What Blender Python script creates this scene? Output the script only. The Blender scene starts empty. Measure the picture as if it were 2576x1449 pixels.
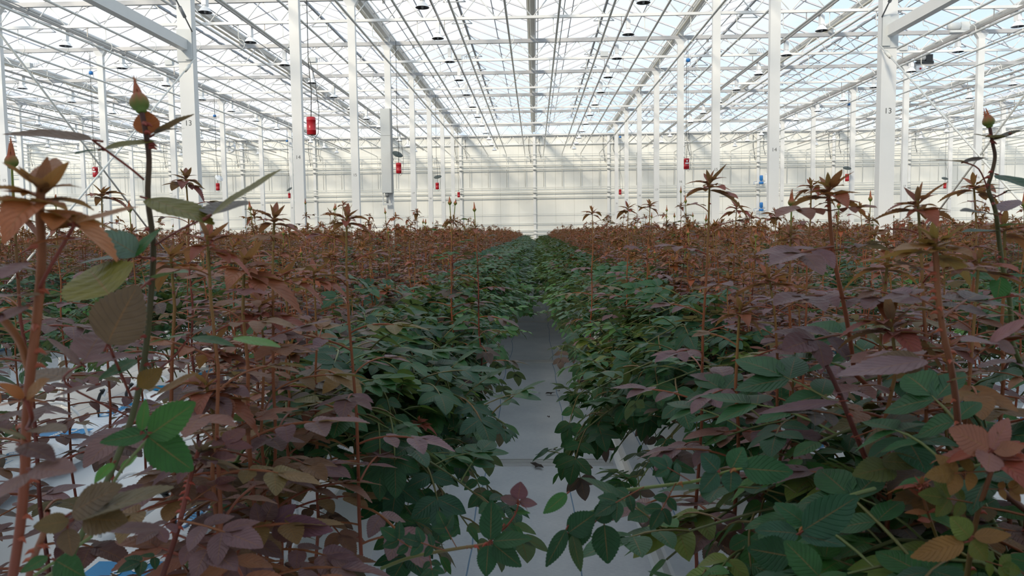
import bpy, math, random
from mathutils import Vector, Matrix
V = Vector
sc = bpy.context.scene
COL = sc.collection
PI = math.pi

# ------------------------------------------------------------------ camera
W, H = 2576, 1449
F, PIT, YAW, ROL = 1946.7, -0.07293, -0.03075, -0.01286
CZ = 1.9
fw = V((math.sin(YAW)*math.cos(PIT), math.cos(YAW)*math.cos(PIT), math.sin(PIT)))
r0 = V((math.cos(YAW), -math.sin(YAW), 0)); u0 = r0.cross(fw)
rt = math.cos(ROL)*r0 + math.sin(ROL)*u0
up = -math.sin(ROL)*r0 + math.cos(ROL)*u0
CAM = V((0.008, 0, CZ))
def ray(x, y): return fw + rt*((x-1288)/F) - up*((y-724.5)/F)
def at(x, y, d): return CAM + ray(x, y)*d                  # d = depth along the view axis
def at_x(x, y, X): r = ray(x, y); return CAM + r*((X-CAM.x)/r.x)
def at_y(x, y, Y): r = ray(x, y); return CAM + r*(Y/r.y)
def seen(p, m=0.15, near=0.2):
    d = p - CAM; z = d.dot(fw)
    if z < near: return False
    return abs(d.dot(rt)/z) < 1288/F + m + 0.5/z and abs(d.dot(up)/z) < 724.5/F + m + 0.5/z
cam = bpy.data.cameras.new('camera'); co = bpy.data.objects.new('camera', cam); COL.objects.link(co)
M = Matrix((rt, up, -fw)).transposed().to_4x4(); M.translation = CAM
co.matrix_world = M
cam.sensor_width = 36; cam.lens = 36*F/W; cam.clip_start = 0.05; cam.clip_end = 400
cam.dof.use_dof = True; cam.dof.focus_distance = 4.5; cam.dof.aperture_fstop = 13
sc.camera = co

# ------------------------------------------------------------------ materials
def srgb(r, g, b):
    f = lambda c: (c/255/12.92 if c/255 <= 0.04045 else ((c/255+0.055)/1.055)**2.4)
    return (f(r), f(g), f(b), 1)
def mat(name, col, rough=0.5, metal=0.0, noise=0.0, nscale=20, bump=0.0, spec=0.5):
    m = bpy.data.materials.new(name); m.use_nodes = True
    nt = m.node_tree; b = nt.nodes['Principled BSDF']
    b.inputs['Base Color'].default_value = col; b.inputs['Roughness'].default_value = rough
    b.inputs['Metallic'].default_value = metal; b.inputs['Specular IOR Level'].default_value = spec
    if noise or bump:
        tc = nt.nodes.new('ShaderNodeTexCoord'); n = nt.nodes.new('ShaderNodeTexNoise')
        n.inputs['Scale'].default_value = nscale; n.inputs['Detail'].default_value = 5
        nt.links.new(tc.outputs['Object'], n.inputs['Vector'])
        if noise:
            mx = nt.nodes.new('ShaderNodeMix'); mx.data_type = 'RGBA'
            mx.inputs['A'].default_value = tuple(c*(1-noise) for c in col[:3])+(1,)
            mx.inputs['B'].default_value = tuple(min(1, c*(1+noise)) for c in col[:3])+(1,)
            nt.links.new(n.outputs['Fac'], mx.inputs['Factor']); nt.links.new(mx.outputs['Result'], b.inputs['Base Color'])
        if bump:
            bp = nt.nodes.new('ShaderNodeBump'); bp.inputs['Strength'].default_value = bump; bp.inputs['Distance'].default_value = 0.02
            nt.links.new(n.outputs['Fac'], bp.inputs['Height']); nt.links.new(bp.outputs['Normal'], b.inputs['Normal'])
    return m
WHITE = mat('white_painted_steel', (0.80, 0.80, 0.79, 1), 0.45, noise=0.04, nscale=4)
WPIPE = mat('white_pipe_paint', (0.74, 0.74, 0.70, 1), 0.4, noise=0.04)
CHORD = mat('truss_chord_steel', (0.44, 0.44, 0.45, 1), 0.4, noise=0.1, nscale=6)
ALU = mat('aluminium_profile', (0.58, 0.58, 0.57, 1), 0.45, metal=0.1, noise=0.1)
DARKALU = mat('grey_ridge_profile', (0.26, 0.27, 0.29, 1), 0.45, metal=0.2, noise=0.1)
CREAM = mat('cream_pipe', (0.72, 0.66, 0.52, 1), 0.4, noise=0.05)
GREY = mat('grey_steel', (0.30, 0.31, 0.32, 1), 0.5, noise=0.1)
BLACK = mat('black_plastic', (0.012, 0.013, 0.015, 1), 0.35)
RED = mat('red_enamel', (0.45, 0.012, 0.02, 1), 0.3)
BLUE = mat('blue_motor_paint', (0.03, 0.20, 0.55, 1), 0.4)
PRINT = mat('blue_print', (0.0, 0.23, 0.52, 1), 0.4)
PLASTIC = mat('white_tube_plastic', (0.80, 0.82, 0.84, 1), 0.3)
REFL = mat('reflector_inside', (0.10, 0.105, 0.12, 1), 0.25, metal=0.7)
LAMPW = mat('lamp_housing_white', (0.86, 0.87, 0.88, 1), 0.35)
DISC = mat('dark_green_disc', (0.04, 0.055, 0.05, 1), 0.5)
DEAD = mat('dry_leaf', (0.045, 0.03, 0.025, 1), 0.7, noise=0.3)
INK = mat('stencil_ink', (0.12, 0.12, 0.12, 1), 0.6)
BOXM = mat('light_grey_cabinet', (0.62, 0.64, 0.64, 1), 0.45, noise=0.03)

def slab_material():
    m = mat('white_slab_film', (0.80, 0.83, 0.88, 1), 0.32)
    nt = m.node_tree; b = nt.nodes['Principled BSDF']
    tc = nt.nodes.new('ShaderNodeTexCoord'); mp = nt.nodes.new('ShaderNodeMapping'); mp.inputs['Scale'].default_value = (3, 9, 3)
    n = nt.nodes.new('ShaderNodeTexNoise'); n.inputs['Scale'].default_value = 3; n.inputs['Detail'].default_value = 6; n.inputs['Distortion'].default_value = 1.2
    bp = nt.nodes.new('ShaderNodeBump'); bp.inputs['Strength'].default_value = 0.5; bp.inputs['Distance'].default_value = 0.03
    nt.links.new(tc.outputs['Object'], mp.inputs['Vector']); nt.links.new(mp.outputs['Vector'], n.inputs['Vector'])
    nt.links.new(n.outputs['Fac'], bp.inputs['Height']); nt.links.new(bp.outputs['Normal'], b.inputs['Normal'])
    return m
SLAB = slab_material()

def glass_material(name, haze, tr=(0.93, 0.965, 1.0, 1)):
    m = bpy.data.materials.new(name); m.use_nodes = True; nt = m.node_tree
    for n in list(nt.nodes): nt.nodes.remove(n)
    out = nt.nodes.new('ShaderNodeOutputMaterial')
    t = nt.nodes.new('ShaderNodeBsdfTransparent'); t.inputs['Color'].default_value = tr
    d = nt.nodes.new('ShaderNodeBsdfDiffuse'); d.inputs['Color'].default_value = (0.9, 0.92, 0.95, 1)
    l = nt.nodes.new('ShaderNodeBsdfTranslucent'); l.inputs['Color'].default_value = (0.92, 0.95, 1, 1)
    a = nt.nodes.new('ShaderNodeMixShader'); a.inputs[0].default_value = 0.6
    nt.links.new(d.outputs[0], a.inputs[1]); nt.links.new(l.outputs[0], a.inputs[2])
    tc = nt.nodes.new('ShaderNodeTexCoord'); n = nt.nodes.new('ShaderNodeTexNoise'); n.inputs['Scale'].default_value = 0.8; n.inputs['Detail'].default_value = 4
    nt.links.new(tc.outputs['Object'], n.inputs['Vector'])
    mr = nt.nodes.new('ShaderNodeMapRange'); mr.inputs['From Min'].default_value = 0.35; mr.inputs['From Max'].default_value = 0.65
    mr.inputs['To Min'].default_value = haze*0.6; mr.inputs['To Max'].default_value = haze*1.4
    nt.links.new(n.outputs['Fac'], mr.inputs['Value'])
    x = nt.nodes.new('ShaderNodeMixShader'); nt.links.new(mr.outputs[0], x.inputs[0])
    nt.links.new(t.outputs[0], x.inputs[1]); nt.links.new(a.outputs[0], x.inputs[2])
    nt.links.new(x.outputs[0], out.inputs[0]); return m
GLASS = glass_material('roof_glass', 0.18)
GABLE = glass_material('hazy_gable_glass', 0.55)

def floor_material():
    m = mat('white_ground_cloth', (0.55, 0.57, 0.60, 1), 0.65)
    nt = m.node_tree; b = nt.nodes['Principled BSDF']; L = nt.links.new
    tc = nt.nodes.new('ShaderNodeTexCoord'); sp = nt.nodes.new('ShaderNodeSeparateXYZ'); L(tc.outputs['Object'], sp.inputs[0])
    n = nt.nodes.new('ShaderNodeTexNoise'); n.inputs['Scale'].default_value = 2.2; n.inputs['Detail'].default_value = 8; L(tc.outputs['Object'], n.inputs['Vector'])
    ms = nt.nodes.new('ShaderNodeMapping'); ms.inputs['Scale'].default_value = (30, 220, 1); L(tc.outputs['Object'], ms.inputs['Vector'])
    n2 = nt.nodes.new('ShaderNodeTexNoise'); n2.inputs['Scale'].default_value = 1.0; n2.inputs['Detail'].default_value = 3; L(ms.outputs[0], n2.inputs['Vector'])
    ad = nt.nodes.new('ShaderNodeMath'); ad.operation = 'ADD'; L(n.outputs['Fac'], ad.inputs[0]); L(n2.outputs['Fac'], ad.inputs[1])
    mr = nt.nodes.new('ShaderNodeMapRange'); mr.inputs['From Min'].default_value = 0.7; mr.inputs['From Max'].default_value = 1.3; L(ad.outputs[0], mr.inputs['Value'])
    c = nt.nodes.new('ShaderNodeMix'); c.data_type = 'RGBA'; c.inputs['A'].default_value = (0.62, 0.65, 0.70, 1); c.inputs['B'].default_value = (0.82, 0.84, 0.87, 1)
    L(mr.outputs[0], c.inputs['Factor'])
    # woven-in blue marker threads, one every 0.66 m, slightly wandering
    wob = nt.nodes.new('ShaderNodeTexNoise'); wob.inputs['Scale'].default_value = 0.7; wob.inputs['Detail'].default_value = 2; L(tc.outputs['Object'], wob.inputs['Vector'])
    w2 = nt.nodes.new('ShaderNodeMath'); w2.operation = 'MULTIPLY_ADD'; w2.inputs[1].default_value = 0.12; L(wob.outputs['Fac'], w2.inputs[0]); L(sp.outputs['X'], w2.inputs[2])
    of = nt.nodes.new('ShaderNodeMath'); of.operation = 'ADD'; of.inputs[1].default_value = 66 + 0.35; L(w2.outputs[0], of.inputs[0])
    md = nt.nodes.new('ShaderNodeMath'); md.operation = 'MODULO'; md.inputs[1].default_value = 0.66; L(of.outputs[0], md.inputs[0])
    lt = nt.nodes.new('ShaderNodeMath'); lt.operation = 'LESS_THAN'; lt.inputs[1].default_value = 0.009; L(md.outputs[0], lt.inputs[0])
    c2 = nt.nodes.new('ShaderNodeMix'); c2.data_type = 'RGBA'; c2.inputs['B'].default_value = (0.10, 0.24, 0.42, 1)
    L(c.outputs['Result'], c2.inputs['A']); k = nt.nodes.new('ShaderNodeMath'); k.operation = 'MULTIPLY'; k.inputs[1].default_value = 0.8
    L(lt.outputs[0], k.inputs[0]); L(k.outputs[0], c2.inputs['Factor']); L(c2.outputs['Result'], b.inputs['Base Color'])
    bp = nt.nodes.new('ShaderNodeBump'); bp.inputs['Strength'].default_value = 0.35; bp.inputs['Distance'].default_value = 0.02
    L(ad.outputs[0], bp.inputs['Height']); L(bp.outputs['Normal'], b.inputs['Normal'])
    return m
FLOOR = floor_material()

def wall_material():
    m = mat('white_ribbed_wall_panel', (0.8, 0.8, 0.77, 1), 0.5); nt = m.node_tree; b = nt.nodes['Principled BSDF']; L = nt.links.new
    tc = nt.nodes.new('ShaderNodeTexCoord'); sp = nt.nodes.new('ShaderNodeSeparateXYZ'); L(tc.outputs['Object'], sp.inputs[0])
    ax = nt.nodes.new('ShaderNodeMath'); ax.operation = 'ADD'; L(sp.outputs['X'], ax.inputs[0]); L(sp.outputs['Y'], ax.inputs[1])
    a2 = nt.nodes.new('ShaderNodeMath'); a2.operation = 'ADD'; a2.inputs[1].default_value = 600.6; L(ax.outputs[0], a2.inputs[0])
    def line(per, w):
        md = nt.nodes.new('ShaderNodeMath'); md.operation = 'MODULO'; md.inputs[1].default_value = per; L(a2.outputs[0], md.inputs[0])
        lt = nt.nodes.new('ShaderNodeMath'); lt.operation = 'LESS_THAN'; lt.inputs[1].default_value = w; L(md.outputs[0], lt.inputs[0]); return lt
    s1 = line(1.2, 0.02); s2 = line(0.1, 0.02)
    c = nt.nodes.new('ShaderNodeMix'); c.data_type = 'RGBA'; c.inputs['A'].default_value = (0.82, 0.815, 0.77, 1); c.inputs['B'].default_value = (0.74, 0.735, 0.69, 1); L(s2.outputs[0], c.inputs['Factor'])
    c2 = nt.nodes.new('ShaderNodeMix'); c2.data_type = 'RGBA'; c2.inputs['B'].default_value = (0.5, 0.49, 0.44, 1); L(c.outputs['Result'], c2.inputs['A']); L(s1.outputs[0], c2.inputs['Factor'])
    L(c2.outputs['Result'], b.inputs['Base Color']); return m
WALLM = wall_material()

def leaf_material():
    m = bpy.data.materials.new('rose_leaf'); m.use_nodes = True; nt = m.node_tree; b = nt.nodes['Principled BSDF']; L = nt.links.new
    out = nt.nodes['Material Output']
    at_ = nt.nodes.new('ShaderNodeAttribute'); at_.attribute_name = 'tint'
    uv = nt.nodes.new('ShaderNodeUVMap'); sp = nt.nodes.new('ShaderNodeSeparateXYZ'); L(uv.outputs[0], sp.inputs[0])
    def mth(op, a, b_=None, c_=None):
        n = nt.nodes.new('ShaderNodeMath'); n.operation = op
        for i, v in enumerate((a, b_, c_)):
            if v is None: continue
            if isinstance(v, (int, float)): n.inputs[i].default_value = v
            else: L(v, n.inputs[i])
        return n.outputs[0]
    du = mth('ABSOLUTE', mth('SUBTRACT', sp.outputs['X'], 0.5))
    ph = mth('SUBTRACT', mth('MULTIPLY', sp.outputs['Y'], 9.0), mth('MULTIPLY', du, 5.0))
    wave = mth('ABSOLUTE', mth('SUBTRACT', mth('FRACT', ph), 0.5))           # side veins
    vein = mth('SUBTRACT', 1.0, mth('MINIMUM', mth('MULTIPLY', wave, 6.0), 1.0))
    mid = mth('LESS_THAN', du, 0.018)
    mid = mth('MULTIPLY', mid, mth('LESS_THAN', sp.outputs['Y'], 0.93))
    tc = nt.nodes.new('ShaderNodeTexCoord'); ns = nt.nodes.new('ShaderNodeTexNoise'); ns.inputs['Scale'].default_value = 45; ns.inputs['Detail'].default_value = 3
    L(tc.outputs['Object'], ns.inputs['Vector'])
    var = nt.nodes.new('ShaderNodeHueSaturation'); L(at_.outputs['Color'], var.inputs['Color'])
    L(mth('ADD', 0.72, mth('MULTIPLY', ns.outputs['Fac'], 0.56)), var.inputs['Value'])
    geo = nt.nodes.new('ShaderNodeNewGeometry')
    back = nt.nodes.new('ShaderNodeMix'); back.data_type = 'RGBA'; back.inputs['B'].default_value = (0.17, 0.19, 0.12, 1)
    L(mth('MULTIPLY', geo.outputs['Backfacing'], 0.35), back.inputs['Factor']); L(var.outputs[0], back.inputs['A'])
    vc = nt.nodes.new('ShaderNodeMix'); vc.data_type = 'RGBA'; vc.blend_type = 'MULTIPLY'; vc.inputs['B'].default_value = (0.72, 0.72, 0.72, 1)
    L(mth('MULTIPLY', vein, 0.28), vc.inputs['Factor']); L(back.outputs['Result'], vc.inputs['A'])
    mc = nt.nodes.new('ShaderNodeMix'); mc.data_type = 'RGBA'
    mt = nt.nodes.new('ShaderNodeMix'); mt.data_type = 'RGBA'; mt.inputs['Factor'].default_value = 0.5; mt.inputs['B'].default_value = (0.20, 0.10, 0.04, 1); L(at_.outputs['Color'], mt.inputs['A'])
    L(mid, mc.inputs['Factor']); L(vc.outputs['Result'], mc.inputs['A']); L(mt.outputs['Result'], mc.inputs['B'])
    L(mc.outputs['Result'], b.inputs['Base Color']); b.inputs['Roughness'].default_value = 0.45; b.inputs['Specular IOR Level'].default_value = 0.30
    bp = nt.nodes.new('ShaderNodeBump'); bp.inputs['Strength'].default_value = 0.45; bp.inputs['Distance'].default_value = 0.002; bp.invert = True
    L(mth('ADD', vein, mth('MULTIPLY', mid, 1.5)), bp.inputs['Height']); L(bp.outputs['Normal'], b.inputs['Normal'])
    tl = nt.nodes.new('ShaderNodeBsdfTranslucent'); gm = nt.nodes.new('ShaderNodeMix'); gm.data_type = 'RGBA'; gm.blend_type = 'MULTIPLY'; gm.inputs['Factor'].default_value = 1
    gm.inputs['B'].default_value = (1.9, 1.7, 0.8, 1); L(mc.outputs['Result'], gm.inputs['A']); L(gm.outputs['Result'], tl.inputs['Color'])
    ms = nt.nodes.new('ShaderNodeMixShader'); ms.inputs[0].default_value = 0.28; L(b.outputs[0], ms.inputs[1]); L(tl.outputs[0], ms.inputs[2]); L(ms.outputs[0], out.inputs[0])
    return m
LEAF = leaf_material()
def stem_material():
    m = mat('rose_stem', (0.2, 0.1, 0.05, 1), 0.4); nt = m.node_tree; b = nt.nodes['Principled BSDF']
    a = nt.nodes.new('ShaderNodeAttribute'); a.attribute_name = 'tint'; nt.links.new(a.outputs['Color'], b.inputs['Base Color']); return m
STEM = stem_material(); STEM.node_tree.nodes['Principled BSDF'].inputs['Specular IOR Level'].default_value = 0.18

# ------------------------------------------------------------------ object helpers
def tag(o, label=None, cat=None, group=None, kind=None):
    if label: o['label'] = label
    if cat: o['category'] = cat
    if group: o['group'] = group
    if kind: o['kind'] = kind
    return o
def empty(name, loc, label, cat, group=None, rz=0.0):
    o = bpy.data.objects.new(name, None); o.empty_display_size = 0.1; COL.objects.link(o)
    o.location = loc; o.rotation_euler = (0, 0, rz); return tag(o, label, cat, group)
def copy_tree(o, parent=None):
    c = o.copy(); COL.objects.link(c)
    if parent is not None: c.parent = parent
    for ch in o.children: copy_tree(ch, c)
    return c
class MB:
    def __init__(s): s.v = []; s.f = []; s.uv = []; s.c = []
    def add(s, vs, fs, col=None, uvs=None):
        o = len(s.v); s.v += [tuple(p) for p in vs]; s.f += [tuple(i+o for i in f) for f in fs]
        s.c += [col or (0.5, 0.5, 0.5)]*len(vs); s.uv += uvs or [(0.1, 0.1)]*len(vs)
    def box(s, a, b):
        x0, y0, z0 = a; x1, y1, z1 = b
        s.add([(x0,y0,z0),(x1,y0,z0),(x1,y1,z0),(x0,y1,z0),(x0,y0,z1),(x1,y0,z1),(x1,y1,z1),(x0,y1,z1)],
              [(0,3,2,1),(4,5,6,7),(0,1,5,4),(1,2,6,5),(2,3,7,6),(3,0,4,7)])
    def beam(s, p, q, w, h, upv=V((0, 0, 1))):
        p, q = V(p), V(q); d = (q-p).normalized(); sd = d.cross(upv)
        if sd.length < 1e-4: sd = V((1, 0, 0))
        sd.normalize(); u = sd.cross(d); vs = []
        for c in (p, q):
            for a, b in ((-1,-1),(1,-1),(1,1),(-1,1)): vs.append(c+sd*a*w/2+u*b*h/2)
        s.add(vs, [(0,1,2,3),(7,6,5,4),(0,4,5,1),(1,5,6,2),(2,6,7,3),(3,7,4,0)])
    def tube(s, pts, r, n=8, col=None, cap=True, cols=None):
        pts = [V(p) for p in pts]; rs = r if isinstance(r, (list, tuple)) else [r]*len(pts); vs = []; fs = []; pu = None
        o = len(s.v)
        for i, p in enumerate(pts):
            d = (pts[min(i+1, len(pts)-1)]-pts[max(i-1, 0)])
            d = d.normalized() if d.length > 1e-9 else V((0, 0, 1))
            if pu is None: pu = V((1, 0, 0)) if abs(d.x) < 0.9 else V((0, 0, 1))
            a = pu - d*pu.dot(d); a.normalize(); pu = a; b = d.cross(a)
            for k in range(n): t = 2*PI*k/n; vs.append(p+(a*math.cos(t)+b*math.sin(t))*rs[i])
        for i in range(len(pts)-1):
            for k in range(n): fs.append((i*n+k, i*n+(k+1)%n, (i+1)*n+(k+1)%n, (i+1)*n+k))
        if cap: fs.append(tuple(range(n))[::-1]); fs.append(tuple(range((len(pts)-1)*n, len(pts)*n)))
        s.add(vs, fs, col)
        if cols:
            for i in range(len(pts)):
                for k in range(n): s.c[o+i*n+k] = cols[i]
    def lathe(s, prof, c=(0,0,0), n=20, col=None, axis='z'):
        vs = []; fs = []
        for r, z in prof:
            for k in range(n):
                t = 2*PI*k/n; x, y = r*math.cos(t), r*math.sin(t)
                p = (x, y, z) if axis == 'z' else ((x, z, y) if axis == 'y' else (z, x, y)); vs.append((p[0]+c[0], p[1]+c[1], p[2]+c[2]))
        for i in range(len(prof)-1):
            for k in range(n): fs.append((i*n+k, i*n+(k+1)%n, (i+1)*n+(k+1)%n, (i+1)*n+k))
        s.add(vs, fs, col)
    def mesh(s, name, material, smooth=False, attr=False, mats=None):
        me = bpy.data.meshes.new(name); me.from_pydata(s.v, [], s.f)
        if attr:
            a = me.attributes.new('tint', 'FLOAT_COLOR', 'POINT'); buf = []
            for c in s.c: buf += [c[0], c[1], c[2], 1]
            a.data.foreach_set('color', buf)
            ul = me.uv_layers.new(name='UVMap'); buf = []
            for f in s.f:
                for i in f: buf += s.uv[i]
            ul.data.foreach_set('uv', buf)
        me.materials.append(material)
        if smooth: me.polygons.foreach_set('use_smooth', [True]*len(me.polygons))
        me.update(); return me
    def build(s, name, material, parent=None, smooth=False, attr=False):
        o = bpy.data.objects.new(name, s.mesh(name, material, smooth, attr)); COL.objects.link(o)
        if parent: o.parent = parent
        return o
    def join(s, o):
        n = len(s.v); s.v += o.v; s.f += [tuple(i+n for i in f) for f in o.f]; s.c += o.c; s.uv += o.uv
def link(me, name, parent=None):
    o = bpy.data.objects.new(name, me); COL.objects.link(o)
    if parent: o.parent = parent
    return o
_tm = {}
def text_mesh(s, size, material, bold=0.0, shear=0.0):
    k = (s, size, material.name, bold, shear)
    if k in _tm: return _tm[k]
    cu = bpy.data.curves.new('txt', 'FONT'); cu.body = s; cu.size = size; cu.extrude = 0.0006; cu.align_x = 'CENTER'; cu.align_y = 'CENTER'; cu.offset = bold; cu.shear = shear
    o = bpy.data.objects.new('txt', cu); COL.objects.link(o)
    dg = bpy.context.evaluated_depsgraph_get(); me = bpy.data.meshes.new_from_object(o.evaluated_get(dg))
    me.materials.clear(); me.materials.append(material); bpy.data.objects.remove(o); bpy.data.curves.remove(cu)
    me.name = 'lettering'; _tm[k] = me; return me
ORD = ['', 'first','second','third','fourth','fifth','sixth','seventh','eighth','ninth','tenth','eleventh','twelfth','thirteenth','fourteenth','fifteenth','sixteenth','seventeenth','eighteenth','nineteenth','twentieth']
def side(x): return 'left' if x < 0 else 'right'

# ------------------------------------------------------------------ building shell
YC = [10.84 + 5*(n-13) for n in range(10, 21)]            # column lines 10..20
YW = 50.84; YB = -9.2; XS = 43.2
ZC = CZ + 6.15                                            # underside of the truss top chord
ZB = CZ + 5.62                                            # bottom chord
ZG = CZ + 6.42                                            # gutter
ZR = CZ + 7.38                                            # ridge
m = MB(); m.box((-XS, YB, -0.2), (XS, YW, 0)); tag(m.build('floor', FLOOR), kind='structure')
m = MB(); m.box((-XS, YW, 0), (XS, YW+0.12, ZC-0.05)); tag(m.build('wall_back', WALLM), kind='structure')
m = MB(); m.box((-XS, YB-0.12, 0), (XS, YB, ZG)); tag(m.build('wall_front', WALLM), kind='structure')  # unseen end wall put in behind the camera to block low light
for s, nm in ((-1, 'wall_left'), (1, 'wall_right')):
    m = MB(); m.box((s*XS-(0.12 if s < 0 else 0), YB, 0), (s*XS+(0.12 if s > 0 else 0), YW, ZG)); tag(m.build(nm, WALLM), kind='structure')
# gable strip above the back wall (hazy sheeting following the roof line)
m = MB(); m.box((-XS, YW-0.02, ZC-0.05), (XS, YW+0.14, ZC+0.14)); tag(m.build('trim_1', WHITE), kind='structure')
m = MB(); xs = [-XS+4.8*i for i in range(19)]
for i in range(18):
    a, b = xs[i], xs[i+1]; c = (a+b)/2
    m.add([(a, YW+0.05, ZC+0.14), (b, YW+0.05, ZC+0.14), (b, YW+0.05, ZG), (c, YW+0.05, ZR), (a, YW+0.05, ZG)], [(0, 1, 2, 3, 4)])
tag(m.build('window_1', GABLE), kind='structure')
# roof glass
m = MB()
for i in range(18):
    a, b = xs[i], xs[i+1]; c = (a+b)/2
    m.add([(a, YB, ZG+0.08), (c, YB, ZR+0.02), (c, YW, ZR+0.02), (a, YW, ZG+0.08)], [(0, 1, 2, 3)])
    m.add([(c, YB, ZR+0.02), (b, YB, ZG+0.08), (b, YW, ZG+0.08), (c, YW, ZR+0.02)], [(0, 1, 2, 3)])
tag(m.build('ceiling', GLASS), kind='structure')
m = MB()
for i in range(18):
    a, b = xs[i], xs[i+1]; c = (a+b)/2
    for k in range(49):
        y = YB + 0.04 + 1.25*k
        if y > YW: break
        m.beam((a, y, ZG+0.05), (c, y, ZR), 0.05, 0.05); m.beam((c, y, ZR), (b, y, ZG+0.05), 0.05, 0.05)
    for s in (-1, 1):                                     # horizontal rail of the ventilation windows
        x = c + s*1.15; z = ZG+0.05+(ZR-ZG-0.05)*(1.25/2.4)
        m.beam((x, YB, z), (x, YW, z), 0.03, 0.03)
tag(m.build('trim_2', mat('glazing_bar', (0.62, 0.62, 0.66, 1), 0.5)), kind='structure')  # bar colour greyed to carry the shade on their undersides

def place(name_x):
    k = round((name_x)/4.8)
    return k
def roofline(i, x):                                       # words for a longitudinal line at x
    k = abs(x)/4.8
    return x
# gutters and ridges
gk = 0
for i, x in enumerate(xs[1:-1]):
    k = round(x/4.8)
    m = MB(); m.add([(x-0.11, YB, ZG+0.10), (x-0.07, YB, ZG-0.02), (x+0.07, YB, ZG-0.02), (x+0.11, YB, ZG+0.10), (x-0.11, YW, ZG+0.10), (x-0.07, YW, ZG-0.02), (x+0.07, YW, ZG-0.02), (x+0.11, YW, ZG+0.10)],
                    [(0, 1, 5, 4), (1, 2, 6, 5), (2, 3, 7, 6)])
    m.beam((x-0.16, YB, ZG+0.07), (x-0.16, YW, ZG+0.07), 0.03, 0.05); m.beam((x+0.16, YB, ZG+0.07), (x+0.16, YW, ZG+0.07), 0.03, 0.05)
    lab = 'grey roof gutter running away directly above the central aisle' if k == 0 else 'grey roof gutter running lengthwise, %s one %s of the central gutter' % (ORD[abs(k)], side(x))
    g = empty('roof_gutter', (0, 0, 0), lab, 'gutter', 'roof gutters'); m.build('channel', WHITE, g)
    p = MB(); p.tube([(x-0.11, YB+0.2, ZG-0.09), (x-0.11, YW-0.2, ZG-0.09)], 0.035, 8); p.build('cream_pipe', CREAM, g, True)
    for y in YC:
        if y > 1: q = MB(); q.box((x-0.09, y-0.06, ZC+0.11), (x+0.09, y+0.06, ZG-0.01)); q.build('gutter_seat', WHITE, g)
for i in range(18):
    x = xs[i]+2.4; k = math.ceil(abs(x)/4.8)
    r = empty('ridge_beam', (0, 0, 0), 'dark grey ridge beam with vent racks, %s one %s of the centre' % (ORD[k], side(x)), 'ridge', 'roof ridges')
    m = MB(); m.beam((x, YB, ZR-0.02), (x, YW, ZR-0.02), 0.07, 0.07); m.build('profile', DARKALU, r)
    m = MB()
    for j in range(24):
        y = YB+1+2.5*j
        if y < 12: continue
        m.beam((x-0.35, y, ZR-0.32), (x+0.35, y, ZR-0.32), 0.03, 0.03); m.beam((x-0.35, y, ZR-0.32), (x, y, ZR-0.06), 0.02, 0.02); m.beam((x+0.35, y, ZR-0.32), (x, y, ZR-0.06), 0.02, 0.02)
    tag(m.build('vent_rack', GREY, r))

# trusses
def truss_parts():
    a = MB(); a.box((-4.8, -0.05, ZC), (4.8, 0.05, ZC+0.12)); b = MB(); b.box((-4.8, -0.035, ZB-0.035), (4.8, 0.035, ZB+0.035)); c = MB()
    n = 10; w = 0.96
    for i in range(n):
        x0 = -4.8+w*(i+0.5)
        c.tube([(x0-0.03, 0, ZC), (x0-w/2+0.03, 0, ZB+0.03)], 0.016, 6); c.tube([(x0+0.03, 0, ZC), (x0+w/2-0.03, 0, ZB+0.03)], 0.016, 6)
    return a.mesh('top_chord', CHORD), b.mesh('bottom_chord', WHITE), c.mesh('webbing', WHITE, True)
TP = truss_parts()
for j, y in enumerate(YC):
    n = 10+j
    for b in range(-4, 5):
        if y < 9 and abs(b) > 2: continue
        x = b*9.6
        if abs(x)-4.8 > abs(y)*0.78+4: continue
        where = 'over the central bay' if b == 0 else '%s bay %s' % (ORD[abs(b)], side(b))
        dist = 'column line %d' % n
        t = empty('roof_truss', (x, y, 0), 'white zigzag roof truss %s, %s' % (where, dist), 'truss', 'roof trusses')
        link(TP[0], 'top_chord', t); link(TP[1], 'bottom_chord', t); link(TP[2], 'webbing', t)
# end truss against the back wall
for b in range(-3, 4):
    t = empty('roof_truss', (b*9.6, YW-0.12, 0), 'white zigzag roof truss against the back wall, %s' % ('central bay' if b == 0 else '%s bay to the %s' % (ORD[abs(b)], side(b))), 'truss', 'roof trusses')
    link(TP[0], 'top_chord', t); link(TP[1], 'bottom_chord', t); link(TP[2], 'webbing', t)

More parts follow.
